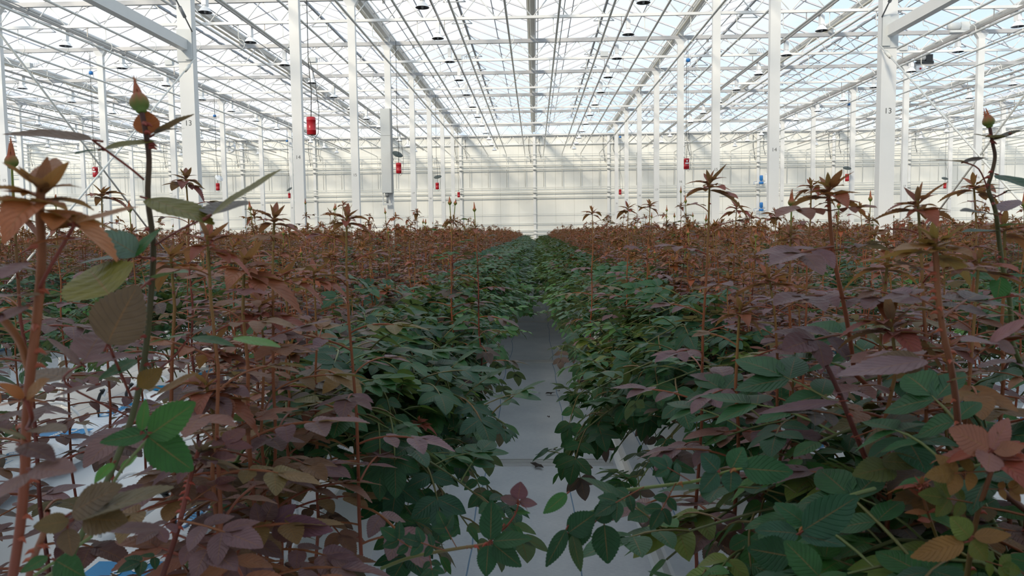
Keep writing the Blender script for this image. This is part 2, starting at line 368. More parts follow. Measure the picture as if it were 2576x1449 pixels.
# columns
c1 = MB(); c1.box((-0.10, -0.07, 0), (0.10, 0.07, ZC-0.1)); CS = c1.mesh('shaft', WHITE)
c2 = MB()
c2.add([(-0.10,-0.07,ZC-0.16),(0.10,-0.07,ZC-0.16),(0.10,0.07,ZC-0.16),(-0.10,0.07,ZC-0.16),(-0.2,-0.08,ZC-0.001),(0.2,-0.08,ZC-0.001),(0.2,0.08,ZC-0.001),(-0.2,0.08,ZC-0.001)],
       [(0,3,2,1),(4,5,6,7),(0,1,5,4),(1,2,6,5),(2,3,7,6),(3,0,4,7)]); CC = c2.mesh('capital', WHITE)
c3 = MB(); c3.box((-0.15, -0.12, 0), (0.15, 0.12, 0.03)); CB = c3.mesh('base_plate', GREY)
for j, y in enumerate(YC):
    n = 10+j
    if n < 12: continue
    for k in range(-4, 4):
        x = 4.8+9.6*k
        if abs(x) > y*0.75+1.5 and abs(x) > 5: continue
        kk = k+1 if x > 0 else -k
        t = empty('steel_column', (x, y, 0), 'white steel column, %s row %s of the aisle, line %d' % (ORD[kk], side(x), n), 'column', 'greenhouse columns')
        link(CS, 'shaft', t); link(CC, 'capital', t); link(CB, 'base_plate', t)
        tx = link(text_mesh(str(n), 0.105, INK), 'stencilled_number', t); tx.location = (-0.0, -0.0715, 3.46); tx.rotation_euler = (PI/2, 0, 0)

# overhead pipes with J hooks
hk = MB()
hk.tube([(0, 0, ZB-0.03), (0, 0, ZB-0.36), (0.02, 0, ZB-0.41), (0.10, 0, ZB-0.43), (0.15, 0, ZB-0.48), (0.155, 0, ZB-0.58), (0.10, 0, ZB-0.66), (0.06, 0, ZB-0.70), (0.0, 0, ZB-0.70)], 0.011, 6)
HK = hk.mesh('pipe_hook', WPIPE, True)
ZP = ZB-0.655
pp = MB(); pp.tube([(0, YB+0.3, 0), (0, YW-0.4, 0)], 0.028, 10); 
for y in [4+6*k for k in range(8)]: pp.tube([(0, y-0.06, 0), (0, y+0.06, 0)], 0.034, 10)
pp.tube([(0, YW-0.4, 0), (0, YW-0.25, -0.04), (0, YW-0.2, -0.2), (0, YW-0.2, -2.1)], 0.02, 8)
PPm = pp.mesh('pipe', WPIPE, True)
for i in range(-28, 28):
    x = 0.6+1.2*i
    if abs(x) > 33: continue
    k = i+1 if x > 0 else -i
    t = empty('heating_pipe', (x, 0, ZP), 'white overhead heating pipe, number %d counted %s from the central gutter' % (k, 'leftwards' if x < 0 else 'rightwards'), 'pipe', 'overhead heating pipes')
    link(PPm, 'pipe', t)
    for y in YC:
        if abs(x) > y*0.75+1 or y < 12: continue
        h = link(HK, 'pipe_hook', t); h.location = (-0.055, y+0.04, -ZP)
# drive rods under the trusses
rd = MB(); rd.tube([(0, 4, 0), (0, YW-1, 0)], 0.014, 6)
for y in YC:
    if y > 4: rd.box((-0.035, y-0.03, -0.04), (0.035, y+0.03, 0.035))
RD = rd.mesh('drive_rod', GREY)
for k in range(-5, 6):
    x = 0.87+4.8*k
    o = link(RD, 'drive_rod'); o.location = (x, 0, ZC-0.05)
    kk = k+1 if x > 0 else -k
    tag(o, 'thin dark lengthwise drive rod clipped under the trusses, %s to the %s' % (ORD[kk], side(x)), 'rod', 'drive rods')

# lamps
def lamp_proto():
    a = MB(); a.box((-0.05, -0.07, -0.26), (0.05, 0.09, -0.02)); a.lathe([(0.055, -0.26), (0.06, -0.30), (0.075, -0.33)], n=14); a.box((-0.008, -0.02, -0.02), (0.008, 0.02, 0.06))
    b = MB(); b.lathe([(0.045, -0.29), (0.085, -0.31), (0.11, -0.34), (0.135, -0.39), (0.155, -0.405)], n=22)
    c = MB(); c.lathe([(0.153, -0.407), (0.132, -0.394), (0.105, -0.345), (0.08, -0.318), (0.0, -0.31)], n=22)
    d = MB(); d.lathe([(0.0, -0.31), (0.028, -0.31), (0.03, -0.36), (0.022, -0.42), (0.0, -0.43)], n=10)
    return [a.mesh('ballast', LAMPW), b.mesh('shade', LAMPW, True), c.mesh('reflector', REFL, True), d.mesh('bulb', GREY, True)]
LP = lamp_proto(); ZL = CZ+5.30
rl = MB(); rl.beam((0, 10, 0), (0, YW-0.6, 0), 0.035, 0.06)
for y in YC:
    if y > 10: rl.box((-0.01, y-0.01, 0.02), (0.01, y+0.01, ZB-ZL-0.03))
RL = rl.mesh('lamp_rail', mat('galvanised_rail', (0.36, 0.34, 0.32, 1), 0.45, metal=0.3, noise=0.15))
nl = 0
for k in range(-6, 6):
    x = 2.4+4.8*k; kk = k+1 if x > 0 else -k
    o = link(RL, 'lamp_rail'); o.location = (x+0.07*(-1 if x > 0 else 1), 0, ZL); tag(o, 'brownish grey rail carrying the %s row of lamps %s of the centre' % (ORD[kk], side(x)), 'rail', 'lamp rails')
    c = 0
    for j in range(14):
        y = 14.5+2.72*j
        if y > YW-1: break
        P = V((x, y, ZL))
        if not seen(P, 0.02): continue
        c += 1
        t = empty('grow_lamp', (x, y, ZL), 'white bell grow lamp, %s row %s of centre, %s from the camera' % (ORD[kk], side(x), ORD[c]), 'lamp', 'grow lamps', rz=(0.12 if (j*7+k*3) % 5 == 0 else 0))
        for me, nm in zip(LP, ('ballast', 'shade', 'reflector', 'bulb')): link(me, nm, t)
        nl += 1
# control boxes on the bottom chord of truss 16 (below each ridge)
bx = MB(); bx.box((-0.20, -0.09, 0.035), (0.05, 0.09, 0.19)); bx2 = MB()
for q in (0.09, 0.15, 0.21, 0.27): bx2.tube([(q, -0.03, 0.04), (q+0.02, -0.03, 0.17), (q-0.02, 0.03, 0.2)], 0.008, 6)
B1 = bx.mesh('casing', BOXM); B2 = bx2.mesh('cable_glands', GREY)
for k in range(-4, 4):
    x = 2.4+4.8*k; kk = k+1 if x > 0 else -k
    t = empty('control_box', (x, 25.84, ZB), 'small light grey control box on the truss, below ridge %s to the %s' % (ORD[kk], side(x)), 'box', 'control boxes'); link(B1, 'casing', t); link(B2, 'cable_glands', t)

# back wall posts, pipes, cables
for k in range(-7, 8):
    x = 4.8*k
    t = empty('wall_post', (x, YW-0.12, 0), 'white wall post at the back, %s' % ('straight ahead at the end of the aisle' if k == 0 else '%s one %s of the aisle' % (ORD[abs(k)], side(x))), 'post', 'back wall posts')
    m = MB(); m.box((-0.085, -0.02, 0), (0.085, 0.11, ZC-0.05)); m.build('post', WHITE, t)
    for z in (CZ+4.27, CZ+4.01, CZ+2.52, CZ+2.21): q = MB(); q.box((-0.06, -0.16, z-0.07), (0.06, -0.02, z-0.04)); q.build('pipe_bracket', GREY, t)
    for s in (-1, 1):
        c = MB(); z0 = ZC-0.06; sg = s*0.32
        c.tube([(sg, 0.02, z0), (sg+s*0.03, -0.02, z0-0.4), (sg-0.02, -0.03, z0-0.85), (sg+0.08+s*0.02, -0.05, z0-1.3), (sg+0.1, -0.06, z0-(1.7 if s < 0 else 1.4))], 0.016, 6)
        o = c.build('hanging_cable', BLACK, None, True); o.location = t.location
        tag(o, 'black cable down the back wall, %s of the post %s' % ('left' if s < 0 else 'right', 'at the aisle end' if k == 0 else '%s to the %s' % (ORD[abs(k)], side(x))), 'cable', 'black cables on the back wall')
wp = [(4.96, .02, 'top thin'), (4.66, .032, 'upper'), (4.27, .042, 'first thick'), (4.01, .042, 'second thick'), (2.83, .022, 'thin middle'), (2.66, .02, 'second thin middle'), (2.52, .042, 'third thick'),
      (2.21, .042, 'fourth thick'), (1.13, .016, 'lone thin'), (0.51, .03, 'first low'), (0.06, .04, 'second low'), (-0.15, .04, 'lowest visible')]
for z, r, nm in wp:
    m = MB(); m.tube([(-36, YW-0.24, CZ+z), (36, YW-0.24, CZ+z)], r, 8); tag(m.build('wall_pipe', WPIPE, None, True), 'white horizontal %s pipe along the back wall' % nm, 'pipe', 'back wall pipes')

# bracing bay at columns 12-13
for s in (-1, 1):
    X = s*4.8; y0, y1 = YC[2], YC[3]; zb = CZ+2.62
    m = MB(); m.beam((X, y0+0.07, zb), (X, y1-0.08, zb), 0.10, 0.14); tag(m.build('tie_beam', WHITE), 'white steel tie beam at the top %s joining the big column' % side(X), 'beam')
    m = MB(); m.box((X-s*0.0-0.11, y1-0.085, zb-0.22), (X+0.11, y1-0.071, zb+0.22)); m.box((X-s*0.06-0.05, y1-0.11, zb-0.2), (X-s*0.06+0.05, y1-0.08, zb+0.2)); tag(m.build('joint_plate', BOXM), 'bolted white joint plate on the big %s column' % side(X), 'plate')
    for (a, b, nm) in (((X-s*.12, y0, zb-0.15), (X-s*.12, y1, 0.9), 'descending away from the camera'), ((X-s*.12, y1-0.1, zb-0.18), (X-s*.12, y0, 0.9), 'climbing up to the joint plate'), ((X-s*.12, y1-0.1, zb+0.18), (X-s*.12, y0, ZC-0.1), 'above the tie beam, rising towards the camera')):
        if nm[0] == 'c': a = (a[0]-s*.03, a[1], a[2]); b = (b[0]-s*.03, b[1], b[2])
        m = MB(); m.tube([a, b], 0.011, 6); A, B = V(a), V(b)
        d = (B-A).normalized(); m.tube([A+d*0.25, A+d*0.42], 0.024, 8)
        tag(m.build('brace_rod', WPIPE if nm[0] != 'a' else GREY, None, True), 'diagonal brace rod on the %s, %s' % (side(X), nm), 'rod')

# ------------------------------------------------------------------ hanging red canisters, ducts, motors, fan
def canister(px, py, X, label, disc=None, h=0.34, lab=False, Y=None):
    P = at_x(px, py, X) if X is not None else at_y(px, py, Y)
    t = empty('red_canister', P, label, 'canister', 'red hanging canisters'); r = h*0.26
    m = MB(); m.lathe([(0, -h/2), (r*.92, -h/2), (r, -h/2+0.01), (r, -h*.28), (r*1.04, -h*.27), (r*1.04, -h*.24), (r, -h*.23), (r, h*.30), (r*1.04, h*.31), (r*1.04, h*.34), (r, h*.35), (r, h/2-0.01), (r*.9, h/2), (0, h/2)], n=20); m.build('tank', RED, t, True)
    if lab: m = MB(); m.box((-r*.6, -r*1.06, -0.01), (r*.6, -r*.9, 0.035)); m.lathe([(0, -r*1.05), (0.028, -r*1.05)], (0, 0, 0.09), 10, axis='y'); m.build('sticker', LAMPW, t)
    top = ZC-P.z
    m = MB(); m.tube([(0, 0, h/2), (0.02, 0, h/2+0.5), (-0.02, 0, h/2+1.1), (0, 0, top)], 0.008, 5); m.tube([(0, 0, -h/2), (0.05, 0, -h/2-0.08), (0.13, 0, -h/2+0.02), (0.16, 0, 0.3), (0.1, 0, 0.9), (0.0, 0, 1.3)], 0.006, 5); m.build('cable', BLACK, t, True)
    if disc:
        Q = at_y(disc[0], disc[1], P.y)-P
        m = MB(); m.lathe([(0, 0.012), (0.17, 0.01), (0.18, 0), (0.17, -0.01), (0, -0.012)], n=20); o = m.build('disc', DISC if disc[3] else LAMPW, t, True); o.location = Q; o.rotation_euler = (0.5, disc[2], 0)
canister(783, 317, -4.35, 'largest red canister, hanging beside the second big white column on the left')
canister(1003, 423, -4.4, 'red canister beside the tall grey cabinet column left of centre', (1000, 388, 0.5, True))
canister(1100, 468, -4.4, 'small red canister below a dark disc, left of the aisle end', (1101, 445, -0.15, True), 0.3)
canister(1154, 490, -4.4, 'smallest red canister left of the aisle end, near the wall post', None, 0.3)
canister(240, 433, -15.0, 'red canister with white sticker at the far left', None, 0.34, True)
canister(548, 470, -14.05, 'red canister right of the nearest left column, under a white disc', (551, 448, 0.8, False), 0.32)
canister(728, 492, -14.05, 'tiny red canister left of the column numbered fourteen', (728, 476, -0.5, True), 0.28)
canister(1727, 412, 5.2, 'red canister with white sticker beside the right column line', None, 0.36, True)
canister(1560, 483, 5.2, 'small red canister right of the aisle end', None, 0.32)
canister(2131, 447, 13.9, 'red canister under a dark disc between the two big right columns', (2131, 423, 0.0, True), 0.32)
canister(2377, 467, 23.5, 'red canister at the far right behind the rose tops', (2377, 449, 0.0, True), 0.32)
# blue sensors on thin cables near columns
for px, py, X, lb in ((229, 184, -14.7, 'far left at the second column row'), (1731, 152, 5.0, 'beside the right column line'), (1560, 345, 4.9, 'right of the aisle end under the truss'), (722, 355, -14.5, 'left of the column numbered fourteen'), (540, 292, -14.5, 'right of the nearest left column'), (2136, 263, 14.3, 'between the two big right columns')):
    P = at_x(px, py, X); t = empty('pulley_block', P, 'small blue pulley block with thin cable, %s' % lb, 'pulley', 'blue pulley blocks')
    m = MB(); m.lathe([(0, -0.05), (0.06, -0.045), (0.07, 0.03), (0.05, 0.06), (0, 0.065)], n=12); m.build('body', BLUE, t, True)
    m = MB(); m.tube([(-0.07, 0, 0.0), (-0.08, 0, -0.14), (-0.03, 0, -0.18), (0.03, 0, -0.18), (0.08, 0, -0.14), (0.07, 0, 0)], 0.008, 5); m.tube([(0, 0, -0.18), (0.01, 0, -1.6)], 0.008, 5); m.tube([(0, 0, 0.05), (0, 0, ZC-P.z)], 0.008, 5); m.build('bracket', GREY, t, True)
# tall cabinet on column 16 left
X, Y = -4.84, 25.62
t = empty('sensor_cabinet', (X, Y, 0), 'tall light grey cabinet mounted on the left column line', 'cabinet')
m = MB(); m.box((-0.17, -0.16, 3.22), (0.14, 0.12, 5.95)); m.build('casing', BOXM, t)
m = MB(); m.box((0.141, -0.16, 3.22), (0.17, 0.12, 5.95)); m.box((-0.17, -0.165, 5.08), (0.17, -0.161, 5.09)); m.build('edge_trim', GREY, t)
m = MB(); m.tube([(-0.02, -0.05, 3.22), (-0.02, -0.05, 3.1)], 0.07, 10); m.tube([(-0.02, -0.05, 3.1), (-0.02, -0.05, 2.88)], 0.035, 10); m.build('sensor_head', GREY, t, True)
m = MB(); m.box((-0.17, -0.1, 2.82), (0.14, 0.0, 2.88)); m.box((-0.17, -0.08, 2.88), (-0.14, -0.04, 3.22)); m.build('bracket', BOXM, t)
# fan
P = at_y(577, 370, 46.5)
t = empty('circulation_fan', P, 'white round circulation fan near the back wall on the left', 'fan')
m = MB(); m.lathe([(0.34, -0.12), (0.36, -0.12), (0.36, 0.12), (0.34, 0.12), (0.34, -0.12)], n=28, axis='y'); m.build('ring', LAMPW, t, True)
for k in range(5):
    m = MB(); a = k*2*PI/5
    m.add([(0.05*math.cos(a), -0.02, 0.05*math.sin(a)), (0.32*math.cos(a), -0.04, 0.32*math.sin(a)), (0.32*math.cos(a+.5), 0.04, 0.32*math.sin(a+.5)), (0.05*math.cos(a+.9), 0.03, 0.05*math.sin(a+.9)),
           (0.05*math.cos(a), -0.01, 0.05*math.sin(a)), (0.32*math.cos(a), -0.03, 0.32*math.sin(a)), (0.32*math.cos(a+.5), 0.05, 0.32*math.sin(a+.5)), (0.05*math.cos(a+.9), 0.04, 0.05*math.sin(a+.9))],
          [(0,1,2,3),(7,6,5,4),(0,4,5,1),(1,5,6,2),(2,6,7,3),(3,7,4,0)]); m.build('blade', LAMPW, t)
m = MB(); m.lathe([(0, -0.1), (0.07, -0.1), (0.07, 0.1), (0, 0.1)], n=14, axis='y'); m.tube([(0, 0, 0.36), (0, 0, ZC-P.z)], 0.015, 6); m.build('hub', GREY, t)
# pump manifold at the wall, right
for i, (px, py) in enumerate(((1915, 452), (1915, 520))):
    P = at_y(px, py, YW-0.55)
    t = empty('pump', P, 'blue electric pump on white pipework by the back wall, %s of the two' % ('upper' if i == 0 else 'lower'), 'pump')
    m = MB(); m.lathe([(0, 0.28), (0.10, 0.27), (0.11, 0.2), (0.11, -0.02), (0.07, -0.05), (0.07, -0.1)], n=16); m.lathe([(0, -0.14), (0.13, -0.13), (0.15, -0.2), (0.13, -0.28), (0, -0.28)], n=16); m.build('motor', BLUE, t, True)
    m = MB(); m.tube([(0, 0, -0.2), (0.34, 0, -0.2)], 0.05, 10); m.tube([(0.34, 0, 0.4), (0.34, 0, -0.75)], 0.055, 10); m.lathe([(0.1, -0.03), (0.1, 0.03)], (0.34, 0, 0.36), 12); m.tube([(-0.1, 0, -0.2), (-0.5, 0, -0.25)], 0.04, 8); m.build('pipework', LAMPW, t, True)
    m = MB(); m.tube([(-0.3, -0.05, -0.1), (-0.5, -0.05, -0.16), (-0.45, -0.05, -0.3)], 0.012, 6); m.tube([(0.34, -0.07, -0.05), (0.48, -0.07, -0.12), (0.5, -0.07, -0.3)], 0.012, 6); m.build('valve_lever', BLUE, t, True)
# motors up in the roof, right
for (px, py, Y, mt_, lb) in ((2402, 66, 25.84, BOXM, 'light grey gear motor on the truss at the upper right'), (2316, 146, 30.84, GREY, 'dark gear motor with red button at the upper right')):
    P = at_y(px, py, Y)
    t = empty('gear_motor', P, lb, 'motor')
    m = MB(); m.lathe([(0, -0.22), (0.1, -0.21), (0.12, -0.15), (0.12, 0.12), (0.1, 0.16), (0, 0.16)], n=16, axis='x'); m.build('motor', mt_, t, True)
    m = MB(); m.box((0.16, -0.1, -0.14), (0.42, 0.1, 0.12)); m.box((-0.2, -0.12, -0.22), (0.45, 0.12, -0.15)); m.build('gearbox', BOXM if mt_ is BOXM else BLACK, t)
    if mt_ is GREY: m = MB(); m.lathe([(0, -0.13), (0.035, -0.13), (0.035, -0.1)], (-0.05, 0, -0.42), 10, axis='y'); m.build('red_button', RED, t); m = MB(); m.box((-0.2, -0.1, -0.52), (0.1, 0.1, -0.3)); m.build('switch_box', LAMPW, t)

# ------------------------------------------------------------------ growing benches
ZS = 1.02                                                   # slab top
def bench_word(k):                                          # k = +-1, +-2 ...
    return '%s bench %s' % (ORD[abs(k)], side(k))
gm = MB()
gm.add([(-0.70, 0.5, 0.93), (-0.66, 0.5, 0.86), (0.66, 0.5, 0.86), (0.70, 0.5, 0.93), (-0.70, 49, 0.93), (-0.66, 49, 0.86), (0.66, 49, 0.86), (0.70, 49, 0.93),
        (-0.685, 0.5, 0.93), (-0.65, 0.5, 0.875), (0.65, 0.5, 0.875), (0.685, 0.5, 0.93), (-0.685, 49, 0.93), (-0.65, 49, 0.875), (0.65, 49, 0.875), (0.685, 49, 0.93)],
       [(0,4,5,1),(1,5,6,2),(2,6,7,3),(8,9,13,12),(9,10,14,13),(10,11,15,14),(0,1,9,8),(1,2,10,9),(2,3,11,10),(4,12,13,5),(5,13,14,6),(6,14,15,7),(0,8,12,4),(3,7,15,11)])
GM = gm.mesh('tray', PLASTIC)
lg = MB(); lg.tube([(-0.5, 0, 0.02), (-0.5, 0, 0.87)], 0.022, 8); lg.tube([(0.5, 0, 0.02), (0.5, 0, 0.87)], 0.022, 8); lg.box((-0.66, -0.02, 0.82), (0.66, 0.02, 0.86)); lg.box((-0.6, -0.06, 0), (-0.4, 0.06, 0.02)); lg.box((0.4, -0.06, 0), (0.6, 0.06, 0.02)); LG = lg.mesh('stand', WHITE)
pl = MB(); pl.tube([(0, 0.6, 0), (0, 49, 0)], 0.018, 8); PLm = pl.mesh('irrigation_pipe', PLASTIC, True)
for k in range(-9, 10):
    if k == 0: continue
    x = (abs(k)-0.5)*3.2*(1 if k > 0 else -1)
    if abs(x) > 30: continue
    t = empty('growing_bench', (x, 0, 0), 'white raised growing bench under the roses, %s' % bench_word(k), 'bench', 'growing benches'); link(GM, 'tray', t)
    if True:
        for y in ([0.9+2.5*i for i in range(8)] if abs(k) <= 2 else [6+14*i for i in range(4)]): o = link(LG, 'stand', t); o.location = (0, y, 0)
    for dx in (-0.3, 0.3): o = link(PLm, 'irrigation_pipe', t); o.location = (dx, 0, ZS-0.03)
# slabs with printing
def slab_mesh():
    m = MB(); nx, ny = 8, 22; w, l, h = 0.24, 0.97, 0.10; random.seed(5); vs = []
    for j in range(ny+1):
        for i in range(nx+1):
            u, v = i/nx*2-1, j/ny*2-1; e = min(1, (1-abs(u))*3.2)**0.5*min(1, (1-abs(v))*9)**0.5
            z = -h + h*e + (random.uniform(-.003, .003) if e > .5 else 0) - (0.006*math.sin(v*17+u*2) if e > .5 else 0)*0.4
            vs.append((u*w/2*(1.0), v*l/2, z))
    fs = [(j*(nx+1)+i, j*(nx+1)+i+1, (j+1)*(nx+1)+i+1, (j+1)*(nx+1)+i) for j in range(ny) for i in range(nx)]
    m.add(vs, fs); m.box((-w/2, -l/2, -h-0.002), (w/2, l/2, -h+0.004)); return m.mesh('film', SLAB, True)
SM = slab_mesh()
bl = MB(); bl.add([(-0.07, -0.10, 0), (0.07, -0.10, 0), (0.07, 0.10, 0), (-0.07, 0.10, 0)], [(0, 1, 2, 3)]); BLK = bl.mesh('print_panel', PRINT)
T1 = text_mesh('Cultilene', 0.085, PRINT, 0.0012, 0.25); T2 = text_mesh('maxxima', 0.046, LAMPW, 0.001, 0.0); T3 = text_mesh('fibre', 0.034, LAMPW, 0.0006, 0.2)
un = MB(); un.add([(-0.17, -0.052, 0), (0.14, -0.056, 0), (0.14, -0.060, 0), (-0.17, -0.056, 0)], [(0, 3, 2, 1)]); UN = un.mesh('underline', PRINT)
rg = MB(); rg.lathe([(0.020, 0), (0.029, 0)], n=16); rg.add([(-0.01, -0.012, 0), (-0.004, -0.012, 0), (-0.004, 0.012, 0), (-0.01, 0.012, 0), (-0.004, 0, 0), (0.008, 0.012, 0), (0.012, 0.010, 0), (0.012, -0.010, 0), (0.008, -0.012, 0)], [(0, 1, 2, 3), (4, 5, 6), (4, 7, 8)]); RG = rg.mesh('logo_mark', PRINT)
def slab(x, y, k, s_, n, prn=True):
    t = empty('grow_slab', (x, y, ZS), 'white wrapped grow slab with blue print, %s line of %s, %s from camera' % (s_, bench_word(k), ORD[n] if n < 20 else 'far'), 'slab', 'grow slabs', rz=random.uniform(-.015, .015))
    link(SM, 'film', t)
    if prn:
        rz = PI/2 if x < 0 else -PI/2; sg = 1 if x < 0 else -1
        for me, nm, dy, dx, dz in ((T1, 'lettering', 0.17, 0, .0045), (UN, 'underline', 0.17, 0, .0045), (RG, 'logo_mark', 0.40, 0, .0045), (BLK, 'print_panel', -0.28, 0, .0045), (T2, 'panel_lettering', -0.28, 0.015, .0065), (T3, 'panel_lettering', -0.25, -0.035, .0065)):
            o = link(me, nm, t); o.location = (-dx*sg, dy*sg, dz); o.rotation_euler = (0, 0, rz)
random.seed(3)
for k in (-2, -1, 1, 2):
    cx = (abs(k)-0.5)*3.2*(1 if k > 0 else -1)
    for off in (-0.52, 0.52):
        x = cx+off; s_ = 'inner' if abs(x) < abs(cx) else 'outer'; n = 0
        for i in range(17):
            y = (1.63 if (k, off) == (-1, -.52) else 0.86 if (k, off) == (1, -.52) else 1.2)+1.0*i+random.uniform(-.01, .01)
            if not seen(V((x, y, ZS)), 0.05) or (abs(k) == 2 and y > 12): continue
            n += 1; slab(x, y, k, s_, n, y < 14)
# drip tubes
dp = MB(); dp.tube([(0.11-0.11*math.cos(a*PI/12), 0.03*min(1, a/5), 0.175*math.sin(a*PI/12)**.8+(.01 if a < 11 else .07)*a/11) for a in range(11)]+[(0.215, 0.03, 0.12)], 0.0055, 8)
DT = dp.mesh('white_tube', PLASTIC, True)
pg = MB(); pg.tube([(0.2, 0.03, 0.135), (0.222, 0.03, 0.115), (0.235, 0.03, 0.085), (0.235, 0.03, 0.04)], 0.008, 8); pg.tube([(0.235, 0.03, 0.08), (0.235, 0.03, -0.02)], [0.006, 0.003], 6); pg.lathe([(0.0, 0.0), (0.014, 0.0), (0.014, 0.006), (0, 0.006)], (0.208, 0.03, 0.13), 10); PG = pg.mesh('dripper_stake', BLACK, True)
n_d = {}
for k in (-2, -1, 1, 2):
    cx = (abs(k)-0.5)*3.2*(1 if k > 0 else -1)
    for off in (-0.3, 0.3):
        for i in range(22):
            y = 1.6+0.5*i+random.uniform(-.12, .12)
            x = cx+off; dr = 1 if off > 0 else -1
            if not seen(V((x, y, 1.1)), 0.0) or y > 11: continue
            key = (k, off); n_d[key] = n_d.get(key, 0)+1
            t = empty('drip_tube', (x, y, ZS-0.02), 'arched white drip tube, %s side of %s, %s from the camera' % ('inner' if off*k < 0 else 'outer', bench_word(k), ORD[min(20, n_d[key])]), 'tube', 'drip tubes', rz=(0 if dr > 0 else PI)+random.uniform(-.5, .5))
            t.scale = (1, 1, random.uniform(.8, 1.25)); link(DT, 'white_tube', t); link(PG, 'dripper_stake', t)
# aisle floor strips and pipe edges
for i, y in enumerate((1.3, 6.22, 11.15, 16.1)):
    t = empty('floor_strip', (0, y, 0), 'raised metal cross strip on the aisle floor, %s from the camera' % ORD[i+1], 'strip', 'aisle cross strips')
    m = MB(); m.box((-0.62, -0.07, 0), (0.62, 0.07, 0.012)); m.box((-0.62, -0.02, 0.012), (0.62, 0.0, 0.03)); m.box((-0.62, 0.05, 0.012), (0.62, 0.062, 0.024)); m.build('strip', ALU, t)
for s in (-1, 1):
    m = MB(); m.add([(s*0.80, 0.5, 0.86), (s*0.80, 48, 0.86), (s*0.66, 48, 0.62), (s*0.66, 0.5, 0.62), (s*0.815, 0.5, 0.855), (s*0.815, 48, 0.855), (s*0.675, 48, 0.615), (s*0.675, 0.5, 0.615)], [(0,1,2,3),(7,6,5,4),(0,4,5,1),(2,6,7,3)])
    m.tube([(s*0.5, 0.5, 0.55), (s*0.5, 48, 0.55)], 0.04, 10)
    tag(m.build('side_apron', PLASTIC), 'white sloping side apron along the aisle on the %s' % side(s), 'apron')
# debris on the floor
random.seed(11)
for i, (px, py, sz) in enumerate(((1383, 990, .05), (1393, 1133, .035), (1352, 1172, .05), (1404, 984, .02), (1380, 1050, .015))):
    P = at(px, py, 1); r = P-CAM; P = CAM+r*((0.02-CZ)/r.z); m = MB(); vs = [V((0, 0, 0.004))]
    for q in range(9): a = q*2*PI/9; rr = sz*(1 if q % 2 else .45)*random.uniform(.7, 1.2); vs.append(V((rr*math.cos(a)*1.5, rr*math.sin(a), random.uniform(0, .02))))
    m.add(vs, [(0, q+1, (q+1) % 9+1) for q in range(9)]); m.add([v+V((0, 0, -.003)) for v in vs], [(0, (q+1) % 9+1, q+1) for q in range(9)])
    o = m.build('fallen_leaf', DEAD); o.location = P; o.rotation_euler = (0, 0, i)
    tag(o, 'dark dried leaf scrap lying on the aisle cloth, %s' % ('largest, upper one', 'round one by the right edge', 'on the cross strip', 'tiny one beside the largest', 'tiny one in the middle')[i], 'leaf scrap')

# ------------------------------------------------------------------ roses
rnd = random.Random(21)
def U(a, b): return rnd.uniform(a, b)
def jit(c, a=0.12):
    k = U(1-a, 1+a); return (c[0]*k*U(.94, 1.06), c[1]*k*U(.94, 1.06), c[2]*k*U(.94, 1.06))
def mixc(a, b, t): return tuple(a[i]*(1-t)+b[i]*t for i in range(3))
PURPLE = (0.112, 0.058, 0.066); MAUVE = (0.175, 0.100, 0.112); BRONZE = (0.25, 0.088, 0.034); RUST = (0.22, 0.050, 0.030)  # leaf pigments; MAUVE is purple lightened by a painted-in sky sheen
OLIVE = (0.11, 0.095, 0.018); GREEN = (0.012, 0.050, 0.020); MIDG = (0.026, 0.095, 0.024); LITE = (0.065, 0.18, 0.030); BLUEG = (0.020, 0.066, 0.040); YEL = (0.26, 0.26, 0.06)
S_RED = (0.17, 0.040, 0.026); S_OR = (0.22, 0.085, 0.035); S_GR = (0.13, 0.16, 0.035); S_DK = (0.060, 0.022, 0.020); S_BG = (0.09, 0.12, 0.04)

def leaflet(m, b, d, n, Ln, Wd, col, lod=1, droop=0.12, fold=0.14, twist=0.0):
    d = d.normalized(); s = n.cross(d)
    if s.length < 1e-4: s = V((1, 0, 0)).cross(d)
    s.normalize(); n = d.cross(s)
    if twist: s, n = s*math.cos(twist)+n*math.sin(twist), n*math.cos(twist)-s*math.sin(twist)
    rows = {0: 4, 1: 7, 2: 26}[lod]; cr = (-1, 0, 1) if lod < 2 else (-1, -0.5, 0, 0.5, 1)
    vs = []; uv = []; ph = U(0, 6)
    for i in range(rows+1):
        t = i/rows; w = Wd/2*(max(0, math.sin(PI*t**0.78))**0.75)*(1-0.12*t)
        if i in (0, rows): w = 0.0004
        z = -droop*Ln*t*t; cz = b+d*(Ln*t*(1-0.25*droop*t))+n*z
        for c in cr:
            ww = w; sh = 0
            if lod == 2 and abs(c) == 1 and 0 < i < rows: ww = w*(1.03 if i % 2 else 0.955); sh = Ln*(0.012 if i % 2 else -0.004)
            h = fold*abs(c)*ww + (0.05*w*math.sin(t*9+ph+c) if abs(c) == 1 else 0)
            if lod == 2 and abs(c) == 0.5: h += 0.03*w*math.cos(t*34)
            vs.append(cz+s*(c*ww)+n*h+d*sh); uv.append((0.5+0.5*c, t))
    k = len(cr); fs = []
    for i in range(rows):
        for j in range(k-1): fs.append((i*k+j, (i+1)*k+j, (i+1)*k+j+1, i*k+j+1))
    m.add(vs, fs, col, uv)
def curve(b, d, n, Ln, droop, k=4):
    return [b+d*(Ln*i/k)-n*(droop*Ln*(i/k)**2) for i in range(k+1)]
